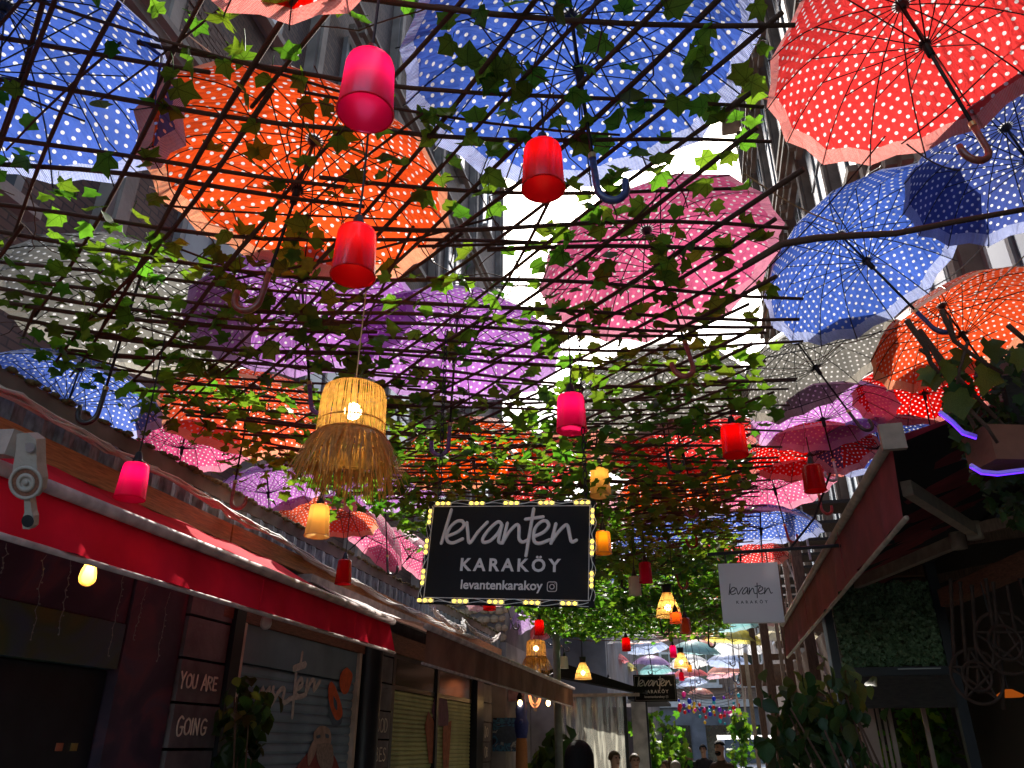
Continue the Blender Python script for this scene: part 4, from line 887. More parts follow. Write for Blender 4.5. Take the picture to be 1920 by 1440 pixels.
for i, (px, ya, yb) in enumerate(((15, 1020, 1130), (85, 1040, 1200), (135, 1050, 1190), (230, 1080, 1230), (275, 1100, 1200), (318, 1110, 1240))):
    a, b = atx(px, ya, -2.9), atx(px - 25, yb, -2.9); t = MB(); pts = [a.lerp(b, j / 12) + V((0, U(-.012, .012), 0)) for j in range(13)]; t.tube(pts, .0016, 3, False)
    for j in range(1, 13): t.ball(pts[j] + V((.004, U(-.01, .01), 0)), .004, 5)
    t.build('light_string', 'pale_wire', label=f'unlit fairy light string in the dark shop front, {["first","second","third","fourth","fifth","sixth"][i]} from the left edge', cat='light string', group='fairy light strings')
# cables along the ledge
def cable(name, pts, r, mat, label, n=7, spread=.03, par=None):
    t = thing(name, label, 'cable', pts[0]); P = [V(p) for p in pts]
    for k in range(n):
        q_ = []
        for i in range(len(P) - 1):
            for j in range(6): q_.append(P[i].lerp(P[i + 1], j / 6) + V((U(-1, 1), U(-.3, .3), U(-1, 1))) * spread * .5 + V((0, 0, -.03 * math.sin(math.pi * ((i + j / 6) % 1)))))
        q_.append(P[-1]); MB().tube(q_, r * U(.7, 1.2), 5).build('wire', mat, t)
cable('cable_bundle', [(LX + .12, 1.5, 3.3), (LX + .14, 2.9, 3.26), (LX + .14, 4.2, 3.24), (LX + .13, 5.6, 3.2), (LX + .12, 7.2, 3.13), (LX + .14, 9.0, 3.1), (LX + .15, 11.6, 3.12)], .008, 'white_wire', 'bundle of pale cables running along the blue metal ledge', 9, .05)
cable('cable_tangle', [(LX + .2, 9.3, 3.2), (LX + .35, 10.2, 3.05), (LX + .1, 11.0, 3.3), (LX + .3, 11.8, 3.1), (LX + .2, 12.8, 3.35)], .01, 'white_wire', 'tangle of loose white cables above the brown awning', 6, .07)
# ------------------------------------------------------------------ tall buildings
def bricks(name, ca, cb, mortar):
    m, nt, out = nm(name); L = nt.links.new; tc = N(nt, 'ShaderNodeTexCoord'); sp = N(nt, 'ShaderNodeSeparateXYZ'); cm = N(nt, 'ShaderNodeCombineXYZ'); L(tc.outputs['Object'], sp.inputs[0]); L(sp.outputs[1], cm.inputs[0]); L(sp.outputs[2], cm.inputs[1])
    br = N(nt, 'ShaderNodeTexBrick'); br.inputs['Scale'].default_value = 1; br.inputs['Brick Width'].default_value = .22; br.inputs['Row Height'].default_value = .075; br.inputs['Mortar Size'].default_value = .008
    br.inputs['Color1'].default_value = c4(ca); br.inputs['Color2'].default_value = c4(cb); br.inputs['Mortar'].default_value = c4(mortar); L(cm.outputs[0], br.inputs[0])
    b = N(nt, 'ShaderNodeBsdfPrincipled'); b.inputs['Roughness'].default_value = .85; L(br.outputs[0], b.inputs['Base Color'])
    bu = N(nt, 'ShaderNodeBump'); bu.inputs['Strength'].default_value = .6; bu.inputs['Distance'].default_value = .01; bu.invert = True; L(br.outputs['Fac'], bu.inputs['Height']); L(bu.outputs[0], b.inputs['Normal']); L(b.outputs[0], out.inputs[0]); return m
bricks('brick_brown', (.17, .115, .09), (.11, .078, .065), (.07, .06, .055))
bricks('brick_far', (.32, .2, .14), (.24, .15, .11), (.3, .25, .2))
pr('stone_grey', (.24, .21, .185), .85, 2, .35, .7, bscale=25)
pr('stone_brown', (.22, .165, .125), .85, 2, .4, .7, bscale=25)
pr('stone_warm', (.5, .38, .24), .9, 6, .4, .8)
pr('frame_grey', (.2, .21, .215), .6, 6, .2)
pr('window_glass', (.06, .085, .10), .15, 2, .2, spec=.45)
pr('pane_sky', (.30, .38, .42), .25, 2, .2, spec=.4)  # pale twin of the glass, sky reflection put into its colour
def facade(t, X, face, y0, y1, top, floors, pitch, wmat, pmat, w=.95, detail=True):
    """bays of pilasters and framed windows on the plane x = X, facing face (+1: towards +x)"""
    s_ = face
    MB().bb(min(X, X - s_ * 1.5), max(X, X - s_ * 1.5), y0, y1, 3.0, top).build('wall', wmat, t)
    def b(name, mat, d0, d1, ya, yb, z0, z1, par=t): return MB().bb(min(X + s_ * d0, X + s_ * d1), max(X + s_ * d0, X + s_ * d1), ya, yb, z0, z1).build(name, mat, par)
    n = int((y1 - y0) / pitch)
    for i in range(n + 1):
        yy = y0 + pitch * i
        b('pilaster', pmat, .002, .16, yy - .14, yy + .14, 3.2, top - .3)
        b('pilaster_strip', pmat, .165, .21, yy - .07, yy + .07, 3.2, top - .35)
    for fi, (za, zb_) in enumerate(floors):
        b('string_course', pmat, .215, .30, y0, y1, zb_ + .25, zb_ + .36); b('cornice_band', pmat, .305, .40, y0, y1, zb_ + .362, zb_ + .44)
        for i in range(n):
            c = y0 + pitch * (i + .5); fr_ = b('window', 'frame_grey', .003, .09, c - w / 2, c + w / 2, za, zb_)
            for sx in (-1, 1): b('pane', 'window_glass' if (i + fi) % 3 else 'pane_sky', .0905, .094, c + sx * w * .24 - w * .19, c + sx * w * .24 + w * .19, za + .1, zb_ - .1, fr_)
            b('mullion', 'frame_grey', .0945, .12, c - .03, c + .03, za + .05, zb_ - .05, fr_); b('transom', 'frame_grey', .0945, .115, c - w * .45, c + w * .45, za + (zb_ - za) * .66, za + (zb_ - za) * .66 + .05, fr_)
            b('lintel', pmat, .125, .24, c - w / 2 - .1, c + w / 2 + .1, zb_ + .02, zb_ + .17, fr_); b('sill', pmat, .125, .26, c - w / 2 - .1, c + w / 2 + .1, za - .12, za - .02, fr_)
            for sx in (-1, 1): b('bracket', pmat, .215, .36, c + sx * w * .4 - .05, c + sx * w * .4 + .05, zb_ + .1, zb_ + .245)
    b('roof_cornice', pmat, .0, .55, y0 - .3, y1 + .3, top, top + .35)
tb = thing('brick_building', 'tall shaded brick building rising behind the left shops', 'building', (-5.2, 8, 0))
facade(tb, -5.1, 1, -4, 19.6, 24, [(5.6, 8.0), (10.6, 13.0), (15.4, 17.8), (20, 22.4)], 2.95, 'brick_brown', 'stone_grey', 1.1)
MB().bb(-6.6, -5.1, -4, 19.6, 0, 2.995).build('base_wall', 'plaster_dark', tb)
# single bricks on the stretch of wall that shows largest, proud of the wall by a few millimetres
BR = MB().box((0, 0, 0), (.02, .205, .062)).mesh('brick'); BR.materials.append(pr('brick_loose', (.15, .10, .08), .85, 4, .35, .5)); BR.materials.append
cnt = 0; z = 5.05; r_ = 0
cand = []
for r_ in range(70):
    z = 4.55 + r_ * .075
    for k in range(110):
        yy = 1.0 + (k + .5 * (r_ % 2)) * .22
        if any(abs(yy - (-4 + 2.95 * i)) < .29 for i in range(9)): continue
        if 5.4 < z < 8.5 and any(abs(yy - (-4 + 2.95 * (i + .5))) < .72 for i in range(9)): continue
        x_, y_, d_ = proj((-5.1, yy, z))
        if (360 < x_ < 770 and 0 < y_ < 160) or (300 < x_ < 470 and 380 < y_ < 520) : cand.append((d_, yy, z))
cand.sort()
for d_, yy, z in cand[:300]:
    o = ob('brick', BR, None, tb); o.location = (-5.1 + U(-.004, .006), yy, z); o.rotation_euler = (U(-.01, .01), U(-.02, .02), U(-.02, .02))
rb = thing('stone_building', 'tall ornate grey stone facade with window bays on the right', 'building', (2.8, 8, 0))
facade(rb, 2.75, -1, 1.2, 19.2, 19.0, [(4.6, 7.1), (8.6, 11.2), (12.6, 15.4)], 1.8, 'stone_grey', 'stone_brown', .95)
MB().bb(2.75, 4.2, 1.2, 19.2, 0, 2.995).build('base_wall', 'plaster_dark', rb)
# plain brown near house at the right edge
nb = thing('brown_house', 'plain brown plaster house wall with teal glazing at the right edge', 'building', (2.6, 0, 0))
MB().bb(2.3, 3.8, -3, 3.9, 0, 3.6).build('lower_wall', 'plaster_dark', nb); MB().bb(2.25, 3.8, -3, 4.3, 3.605, 9).build('wall', 'stone_brown', nb)
gw = MB().bb(2.20, 2.248, 3.0, 4.1, 4.1, 5.6).build('window', 'frame_grey', nb); MB().bb(2.19, 2.199, 3.1, 3.52, 4.2, 5.5).build('pane', 'pane_sky', gw); MB().bb(2.19, 2.199, 3.58, 4.0, 4.2, 5.5).build('pane', 'pane_sky', gw)
# ------------------------------------------------------------------ right-hand shop: maroon awning, posts, hedge panel
pr('awning_under', (.008, .0075, .008), .9, 4, .2)  # black roofs, and the shade under the maroon awning put into colour
pr('bar_beige', (.3, .24, .17), .45, 15, .25)
pr('timber_dark', (.035, .028, .022), .7, 5, .4, .4, streak=(4, 18, 18))
pr('timber_brown', (.16, .09, .055), .7, 5, .4, .4, streak=(20, 20, 3))
pr('pole_beige', (.36, .29, .21), .5, 6, .35, .2, streak=(12, 12, 2))
pr('plaster_pink', (.42, .31, .25), .8, 4, .2, .2)
pr('terracotta', (.18, .07, .04), .8, 8, .3, .3)
pr('wicker', (.04, .02, .012), .8, 20, .4)
emis('led_violet', (.08, .015, 1), 1.6); emis('led_pink', (1, .1, .7), 2.5); emis('ember', (1, .2, .02), .1)
ma = awning('maroon awning with pale front bar over the right-hand shop', 3.58, 9.45, .92, 2.90, 2.70, 3.55, .345, 'awning_maroon', 'bar_beige', .0, (5, 7), 'awning')
MB().add([(.95, 3.6, 2.895), (.95, 9.4, 2.895), (2.72, 9.4, 3.53), (2.72, 3.6, 3.53)], [(0, 1, 2, 3)]).build('shade_sheet', 'awning_under', ma)  # added black sheet: darkness under the cloth as colour, stops light shining through
for o in list(ma.children):
    if o.name.startswith('front_bar'):
        MB().box((.92, 3.5, 2.90), (.10, .03, .12)).build('end_cap', 'bar_beige', o)
def arm(a, e, b):
    P0, P1, P2 = atz(*a, 2.80), atz(*e, 2.80), V(b)
    m_ = MB().bar(P0, P1, .05, .075).build('folding_arm', 'bar_beige', ma); MB().bar(P1 + V((0, 0, .004)), P2, .045, .066).build('rear_arm', 'timber_brown', m_)
    MB().lathe([(0, .05), (.045, .05), (.045, -.05), (0, -.05)], 12, P1).build('elbow', 'bar_beige', m_, True)
arm((1555, 1150), (1682, 1101), (2.35, 6.9, 2.95)); arm((1606, 1094), (1796, 1014), (2.4, 5.6, 2.95)); arm((1700, 915), (1826, 995), (2.4, 4.6, 2.9))
rs = thing('right_shop', 'dark shop front with black posts under the maroon awning', 'building', (2, 7, 0))
MB().bb(2.45, 2.7, 3.0, 10, 0, 3.4).build('wall', 'timber_dark', rs); MB().bb(1.45, 2.5, 9.3, 9.42, 0, 3.4).build('sun_block_wall', 'timber_dark', rs)  # back wall stretched up and across to block a streak of sun
YH = 6.6
def fx(px, py, Y=YH): p = aty(px, py, Y); return p
a, b = fx(1566, 1150), fx(1566, 1440)
MB().bar((fx(1567, 1240).x, YH, 0), (fx(1567, 1240).x, YH, 2.9), .06, .06).build('post', 'column_black', rs); MB().bar((fx(1783, 1240).x, YH, 0), (fx(1783, 1240).x, YH, 2.95), .07, .07).build('post', 'column_black', rs)
MB().bar((fx(1560, 1240).x - .02, YH - .04, 0), (fx(1560, 1240).x - .02, YH - .04, 2.7), .012, .02).build('edge_trim', 'steel', rs)
zb_ = fx(1680, 1262).z
MB().bb(fx(1567, 1240).x + .032, fx(1783, 1240).x - .037, YH - .05, YH + .05, zb_ - .02, zb_ + .04).build('rail', 'column_black', rs)
MB().bb(fx(1567, 1240).x + .032, fx(1783, 1240).x - .037, YH - .06, YH + .06, zb_ - .24, zb_ - .022).build('timber_beam', 'timber_dark', rs)
MB().bb(fx(1680, 1252).x, fx(1760, 1252).x, YH - .056, YH - .0505, zb_ + .02, zb_ + .028).build('metal_strip', 'steel', rs)
MB().bar((fx(1655, 1400).x, YH + .5, 0), (fx(1655, 1400).x, YH + .5, 1.98), .16, .12).build('pale_post', 'plaster_pink', rs)
for px, w_ in ((1688, .02), (1700, .02), (1712, .03), (1785, .03)):
    MB().bar((fx(px, 1400).x, YH + .6, 0), (fx(px, 1400).x, YH + .6, 1.98), w_, w_).build('window_bar', 'plaster_pink', rs)
MB().bar(atz(1772, 1122, 2.62), (2.42, 3.4, 2.75), .09, .12).build('wall_rail', 'wood_brown', rs)
hd = thing('hedge_panel', 'square of dark green artificial hedge between the black posts', 'hedge', fx(1675, 1240))
x0, x1, z0, z1 = fx(1574, 1200).x, fx(1772, 1200).x, fx(1675, 1248).z, fx(1675, 1105).z + .05
MB().bb(x0, x1, YH + .01, YH + .05, z0, z1).build('backing', 'dark_leaf', hd)
hm = MB()
for i in range(3600):
    p = V((U(x0, x1), YH - U(0, .03), U(z0, z1))); vs, fs = LEAF[i % 5]; m = M.Translation(p) @ M.Rotation(U(0, 6.3), 4, 'Y') @ M.Rotation(U(-1.2, 1.2), 4, 'X') @ M.Rotation(U(-.8, .8), 4, 'Z') @ M.Scale(U(.022, .034), 4); hm.add([m @ v for v in vs], fs)
pr('hedge_green', (.15, .25, .13), .5, 60, .5); hm.build('hedge_leaves', 'hedge_green', hd, True, kind='stuff')
# plants
def plant(name, label, cat, base, pts, size, mat, n, spread, stems=6, pot=None, limit=300, tilt=.8):
    t = thing(name, label, cat, base); b = V(base)
    st_ = MB()
    for i in range(stems):
        c = V(random.choice(pts)); st_.tube([b, b.lerp(c, .5) + V((U(-.06, .06), U(-.06, .06), 0)), c], [.012, .008, .004], 5)
    st_.build('stem', 'twig', t)
    fol = MB(); L = []
    for i in range(n):
        c = V(random.choice(pts)); p = c + V((random.gauss(0, spread), random.gauss(0, spread), random.gauss(0, spread))); L.append((proj(p)[2], p))
    L.sort(key=lambda q_: q_[0])
    for i, (d_, p) in enumerate(L):
        m = M.Translation(p) @ M.Rotation(U(0, 6.3), 4, 'Z') @ M.Rotation(-U(.2, 1.5), 4, 'X') @ M.Rotation(random.gauss(0, .5), 4, 'Y') @ M.Scale(size * U(.7, 1.25), 4)
        if i < limit:
            o = ob('leaf', LEAFM[i % 5] if mat == 'ivy' else OV[i % 3], mat, t); o.matrix_basis = m
        else:
            vs, fs = OVD[i % 3] if mat != 'ivy' else LEAF[i % 5]; fol.add([m @ v for v in vs], fs)
    if fol.v: fol.build('foliage', mat, t, True, kind='stuff')
    if pot: MB().lathe([(0, 0), (pot * .7, 0), (pot, pot * 1.5), (pot * .92, pot * 1.5), (pot * .85, pot * 1.3), (0, pot * 1.3)], 18, (b.x, b.y, .01)).build('pot', 'terracotta', t, True)
    return t
def oval(v):
    rr = random.Random(v + 50); wv = rr.uniform(.3, .42); n = 6; mid = [(0, s_ / n, -.12 * (s_ / n) ** 2) for s_ in range(n + 1)]; vs = list(mid); fs = []
    for sg in (1, -1):
        o = len(vs)
        for s_ in range(1, n): t_ = s_ / n; vs.append((sg * wv * math.sin(math.pi * t_ ** .75), t_ + .02, -.12 * t_ * t_ + .10 + rr.uniform(-.03, .03)))
        for s_ in range(n):
            f = (s_, o + s_ - 1, o + s_, s_ + 1) if 0 < s_ < n - 1 else ((0, o, 1) if s_ == 0 else (n - 1, o + n - 2, n)); fs.append(f if sg > 0 else f[::-1])
    return [V(p) for p in vs], fs
OVD = [oval(i) for i in range(3)]; OV = []
for vs, fs in OVD:
    me = MB().add(vs, fs).mesh('leaf', True); me.materials.append(MATS['dark_leaf']); OV.append(me)
def cloud(poly, d0, d1, n):
    xs = [p[0] for p in poly]; ys = [p[1] for p in poly]; out = []
    while len(out) < n:
        x, y = U(min(xs), max(xs)), U(min(ys), max(ys)); ins = False
        for i in range(len(poly)):
            (xa, ya), (xb, yb) = poly[i], poly[i - 1]
            if (ya > y) != (yb > y) and x < (xb - xa) * (y - ya) / (yb - ya) + xa: ins = not ins
        if ins: out.append(atd(x, y, U(d0, d1)))
    return out
plant('potted_bush', 'dark leafy bush in front of the right-hand shop at the bottom', 'plant', (.98, 3.35, .03), cloud([(1440, 1350), (1470, 1310), (1540, 1280), (1600, 1300), (1630, 1400), (1640, 1480), (1420, 1480), (1425, 1400)], 3.0, 3.5, 60), .07, 'dark_leaf', 360, .045, 14, .16)
plant('potted_vine', 'pale green vine at the upper edge of the dark bush', 'plant', (.8, 3.6, .03), cloud([(1440, 1290), (1500, 1255), (1590, 1250), (1630, 1330), (1560, 1330), (1470, 1350)], 3.2, 3.6, 14), .085, 'vine_leaf', 60, .05, 4)
plant('potted_shrub', 'dark shrub in front of the blue painted shutter at the left', 'plant', (-2.9, 5.15, .03), cloud([(440, 1300), (480, 1265), (495, 1310), (480, 1420), (470, 1490), (425, 1490), (425, 1390)], 5.0, 5.5, 40), .115, 'dark_leaf', 230, .045, 6, .2)
plant('potted_sapling', 'small bright-leaved sapling beside the dark shrub at the left', 'plant', (-2.75, 4.95, .03), cloud([(430, 1290), (465, 1280), (470, 1350), (440, 1360)], 4.9, 5.0, 8), .075, 'vine_leaf', 14, .04, 3, .12)
plant('window_plant', 'green trailing plants behind the window bars under the hedge panel', 'plant', (1.62, 7.9, .03), cloud([(1700, 1310), (1770, 1300), (1790, 1440), (1640, 1470)], 6.9, 7.3, 40), .10, 'ivy', 260, .07, 5, .2, 120)
# hanging planter, branches and led tube in the upper right
hp = thing('hanging_planter', 'brown box planter with trailing ivy hanging at the right edge', 'planter', atd(1875, 845, 2.7))
c = atd(1872, 842, 2.75); MB().box(c, (.15, .15, .13), M.Rotation(.3, 3, 'Z')).build('box', 'terracotta', hp)
for dx in (-.05, .05): MB().tube([c + V((dx, 0, .06)), c + V((dx * .2 - .1, 0, .34)), c + V((-.16, -.02, .5))], .008, 6).build('hanger', 'twig', hp)
fo = MB(); k = 0
for p in cloud([(1775, 690), (1920, 640), (1990, 700), (1990, 1000), (1900, 990), (1850, 940), (1800, 830), (1765, 770)], 2.75, 3.15, 420):
    m = M.Translation(p) @ M.Rotation(U(0, 6.3), 4, 'Z') @ M.Rotation(-U(.3, 1.7), 4, 'X') @ M.Scale(U(.03, .055), 4)
    if k < 200: o = ob('leaf', LEAFM[k % 5], 'dark_leaf', hp); o.matrix_basis = m
    else:
        vs, fs = LEAF[k % 5]; fo.add([m @ v for v in vs], fs)
    k += 1
fo.build('ivy_foliage', 'dark_leaf', hp, True, kind='stuff')
for px, py, s_ in ((1745, 700, .07), (1800, 655, .08), (1852, 640, .09), (1790, 735, .10), (1850, 690, .10), (1905, 655, .08), (1735, 690, .06), (1775, 675, .08)):
    m = M.Translation(atd(px, py, 2.6)) @ M.Rotation(U(-.6, .6), 4, 'Z') @ M.Rotation(-U(.9, 1.5), 4, 'X') @ M.Scale(s_, 4); o = ob('leaf', LEAFM[k % 5], 'vine_leaf', hp); o.matrix_basis = m; k += 1
MB().slab([atd(*p, 2.9) for p in ((1880, 705), (1990, 690), (2000, 900), (1925, 900))], FW, .03).build('back_board', 'timber_dark', hp)
for nm_, pts in (('violet neon tube bent along the ivy above the planter', [(1762, 772), (1785, 790), (1805, 810), (1830, 818)]), ('violet neon tube curving under the brown planter', [(1820, 872), (1840, 884), (1870, 887), (1925, 880), (1990, 868)])):
    P = [atd(*p, 2.62) for p in pts]; t = thing('neon_tube', nm_, 'light', P[0]); MB().tube(P, .0075, 8).build('tube', 'white_shade', t, True); MB().tube([p - UP * .007 for p in P], .0042, 8).build('glow', 'led_violet', t, True)
br = thing('bare_branch', 'bare forked vine branches hanging over the right awning corner', 'branch', atd(1700, 640, 2.6))
for pts, r in (([(1700, 600), (1735, 650), (1745, 680), (1765, 705)], .011), ([(1765, 580), (1790, 640), (1830, 670), (1880, 700)], .009), ([(1745, 668), (1725, 655)], .008), ([(1815, 640), (1800, 690), (1795, 720)], .006), ([(1890, 610), (1925, 640)], .01), ([(1810, 760), (1850, 800), (1870, 830)], .008), ([(1790, 640), (1780, 590)], .005)):
    MB().tube([atd(*p, 2.58) for p in pts], [r * (1 - .12 * i) for i in range(len(pts))], 6).build('twig', 'twig', br, True)
lb_ = MB().tube([atd(*p, 2.75) for p in ((1395, 500), (1465, 458), (1530, 447), (1600, 442), (1680, 438), (1780, 418), (1925, 392))], [.012, .014, .014, .013, .012, .011, .01], 7); lb_.build('long_branch', 'twig', smooth=True, label='long bent branch reaching from the trellis across the bright blue umbrella', cat='branch')
# ropes between the houses
ropes = [((1360, 148), (1450, 186), 2.9, 3.1), ((1395, 325), (1575, 420), 2.9, 3.4), ((1700, 270), (1800, 320), 3, 2.9), ((1660, 255), (1380, 560), 3.2, 3.4), ((1920, 480), (1810, 560), 3.8, 4.2), ((1850, 455), (1735, 545), 3.8, 4.2), ((1440, 580), (1400, 650), 4, 4.4), ((1920, 545), (1390, 680), 4.3, 4.6), ((1870, 620), (1440, 780), 4.5, 4.8), ((340, 55), (520, 170), 3.2, 3.4), ((280, 350), (520, 430), 3.6, 3.9), ((1920, 60), (1690, 270), 3, 3.1)]
rn_ = ['pale rope from the central blue umbrella to the bright red one', 'yellowish rope stretched from the trellis corner to the bright blue umbrella', 'rope from the bright red umbrella rim to its neighbour below', 'dark thin line slanting below the bright red umbrella', 'pale rope tied to the outer rim of the orange umbrella at the right edge', 'yellow rope above the pale rim of the orange umbrella', 'short pale rope beside the grey umbrella near the trellis', 'thin line crossing the grey and orange umbrellas', 'thin line crossing the lilac umbrella', 'pale rope beside the cut-off blue umbrella in the upper left', 'pale rope between blue and orange umbrellas at the left', 'thin line crossing inside the bright red umbrella']
for (a, b, da, db), l_ in zip(ropes, rn_):
    A, B = atd(*a, da), atd(*b, db); MB().tube([A.lerp(B, i / 6) - V((0, 0, .03 * math.sin(math.pi * i / 6))) for i in range(7)], .0032, 5).build('rope', 'rope' if 'pale' in l_ or 'yellow' in l_ else 'dark_wire', label=l_, cat='rope', group='ropes holding the umbrellas')
# macrame ropes and wicker stars inside the right shop
for i, px in enumerate((1782, 1800, 1822, 1848, 1862, 1888, 1912)):
    A, B = atd(px, 1085 + 6 * (i % 3), 3.9), atd(px + 8 + 3 * i, (1260, 1240, 1300, 1200, 1330, 1230, 1180)[i], 3.9); pts = [A.lerp(B, j / 14) for j in range(15)]
    MB().tube(pts, [.008 if j % 2 else .011 for j in range(15)], 6).build('knotted_rope', 'wicker', smooth=True, label=f'brown knotted rope hanging in the dark right shop, {["first","second","third","fourth","fifth","sixth","seventh"][i]} from its black post', cat='rope', group='knotted ropes in the right shop')
for i, (px, py, rr) in enumerate(((1832, 1268, .13), (1885, 1205, .15))):
    c = atd(px, py, 3.85); t = MB()
    for ring in (1, .55): t.tube([c + RT * (rr * ring * math.cos(a)) + V((0, 0, 1)) * (rr * ring * math.sin(a)) for a in [6.2832 * j / 20 for j in range(21)]], .008, 5, False)
    P = [c + RT * (rr * math.cos(1.57 + 2.5133 * j)) + V((0, 0, rr * math.sin(1.57 + 2.5133 * j))) for j in range(6)]
    for j in range(5): t.tube([P[j] + FW * .012, P[j + 1] + FW * .012], .007, 5)
    t.build('wicker_star', 'wicker', label=['wicker star ring hanging lower in the dark right shop', 'larger wicker star ring hanging higher at the right edge'][i], cat='ornament', group='wicker stars')
e = thing('ember_lamp', 'faint orange glowing lamp low in the dark right shop', 'lamp', atd(1892, 1304, 4.2)); MB().lathe([(.02, .02), (.07, -.01), (.06, -.02), (0, -.01)], 14, atd(1892, 1300, 4.2)).build('shade', 'ember', e, True); MB().tube([atd(1892, 1300, 4.2), atd(1892, 1300, 4.2) + V((0, 0, .6))], .004, 5).build('cord', 'dark_wire', e)
# scaffold-like timber frame beyond the awning
sf = thing('timber_scaffold', 'row of beige poles and timber posts with rods beyond the maroon awning', 'scaffold', (1.2, 14, 0))
for px, X, w_, mt in ((1367, 1.0, .05, 'pole_beige'), (1384, 1.02, .07, 'pole_beige'), (1397, 1.05, .06, 'pole_beige'), (1410, 1.05, .09, 'pole_beige'), (1428, 1.1, .12, 'timber_brown'), (1452, 1.12, .14, 'timber_brown'), (1478, 1.1, .05, 'pole_beige'), (1492, 1.15, .1, 'timber_brown'), (1512, 1.2, .06, 'pole_beige'), (1538, 1.25, .12, 'timber_brown')):
    p = atx(px, 1330, X); MB().bar((X, p.y, 0), (X, p.y, 4.3), w_, w_).build('pole', mt, sf)
for a, b in (((1450, 990), (1500, 1110)), ((1470, 960), (1455, 1150)), ((1500, 940), (1520, 1050)), ((1415, 1170), (1450, 1290)), ((1395, 1190), (1400, 1400)), ((1440, 1180), (1425, 1320)), ((1520, 1180), (1560, 1300)), ((1490, 950), (1470, 1170))):
    A, B = atx(*a, 1.35), atx(*b, 1.3); MB().tube([A, B], .014, 6).build('rod', 'bar_white', sf)
MB().bar((1.05, 8.6, 4.18), (1.05, 24, 4.22), .08, .12).build('top_rail', 'pole_beige', sf)
for i in range(12): MB().bb(1.0, 2.7, 9.6 + i * .95, 10.1 + i * .95, 4.3, 4.34).build('roof_board', 'timber_dark', sf)
for i in range(5): MB().bb(1.35, 2.7, 9.0 + i * 2.2, 9.1 + i * 2.2, 3.3, 3.42).build('joist', 'timber_brown', sf)
MB().bb(1.9, 2.72, 9.9, 21, 0, 3.3).build('timber_wall', 'timber_brown', sf)
MB().bb(.9, 2.0, 21, 21.06, 3.0, 3.5).build('roof_board', 'timber_brown', sf)
MB().bb(1.06, 1.07, 11.5, 11.9, 1.95, 2.35).build('notice', 'acrylic_white', sf); MB().bb(1.0, 1.01, 9.9, 10.1, 1.2, 1.66).build('notice', 'acrylic_white', sf)
# ------------------------------------------------------------------ further down the street
gb = thing('grey_shop', 'grey rendered shop wall with fittings beyond the brown awning', 'building', (-3.3, 15, 0))
pr('render_grey', (.36, .34, .32), .85, 3, .25, .3); MB().bb(-5.2, -3.3, 13.6, 18.5, 0, 3.3).build('wall', 'render_grey', gb); MB().bb(-3.29, -2.75, 15.6, 15.8, 0, 3.4).build('wing_wall', 'render_grey', gb)
MB().bb(-3.28, -3.0, 13.7, 14.9, 2.35, 2.6).build('ac_unit', 'bar_white', gb)
mural('graffiti', [(.38, (.02, .03, .06)), (.47, (.08, .28, .45)), (.55, (.03, .05, .12)), (.63, (.45, .55, .55)), (.7, (.05, .15, .3))], 5)
t = thing('graffiti_panel', 'blue graffiti panel on the grey shop wall', 'picture', aty(952, 1377, 13.5)); a, b = aty(924, 1346, 13.5), aty(981, 1409, 13.5)
MB().bb(a.x, b.x, 13.5, 13.54, b.z, a.z).build('panel', 'graffiti', t); m_ = MB(); text_mb(m_, '+1', .19, (V(((a.x + b.x) / 2, 13.5, (a.z + b.z) / 2)), V((1, 0, 0)), V((0, 0, 1)), V((0, -1, 0))), .004, .004); m_.build('painted_mark', 'paint_cream', t)
m_ = MB(); c_ = V(((a.x + b.x) / 2, 13.497, (a.z + b.z) / 2)); m_.slab([c_ + V((.2 * math.cos(q_), 0, .13 * math.sin(q_))) for q_ in [6.2832 * j / 20 for j in range(20)]], (0, -1, 0), .002); m_.build('painted_blob', 'paint_shadow', t)
t = thing('totem_pole', 'carved orange wooden post with a blue painted top', 'sculpture', (aty(978, 1400, 13.2).x, 13.2, 0)); X = aty(978, 1400, 13.2).x
MB().lathe([(.10, 0), (.10, .8), (.085, 1.0), (.1, 1.3), (.09, 1.72), (.075, 1.78)], 14, (X, 13.2, 0)).build('post', 'wood_orange', t, True)
MB().lathe([(.085, 1.78), (.11, 1.9), (.12, 2.0), (.09, 2.08), (.1, 2.2), (.06, 2.36), (0, 2.38)], 14, (X, 13.2, 0)).build('painted_head', pr('cobalt', (.03, .05, .25), .5, 8, .4), t, True)
MB().ball((X + .02, 13.07, 2.02), .04, 8).build('nose', 'cobalt', t)
for i, px in enumerate((975, 1028)):
    p = aty(px, 1318, 13.1); t = thing('wall_lamp', ['black lantern arm with lit bulb left of the neon ring', 'black lantern arm with lit bulb right of the neon ring'][i], 'lamp', p, 'lantern lamps on the grey shop')
    MB().ball(p, .035, 10, (1, 1, 1.4)).build('bulb', 'bulb_warm', t, True); MB().lathe([(.02, .05), (.06, .04), (.05, .1), (.02, .16), (0, .17)], 10, p).build('hood', 'black_metal', t, True); MB().tube([p + V((0, 0, .16)), p + V((0, .1, .42)), p + V((0, .45, .48))], .012, 6).build('bracket', 'black_metal', t)
emis('neon_orange', (1, .25, .08), 1); p = aty(1003, 1299, 13.3); t = thing('neon_sign', 'orange neon ring sign on the grey shop wall', 'sign', p)
for k_ in (1, .78): MB().tube([p + V((.10 * k_ * math.cos(a), 0, .22 * k_ * math.sin(a))) for a in [6.2832 * j / 28 for j in range(29)]], .011, 6, False).build('ring', 'neon_orange', t, True)
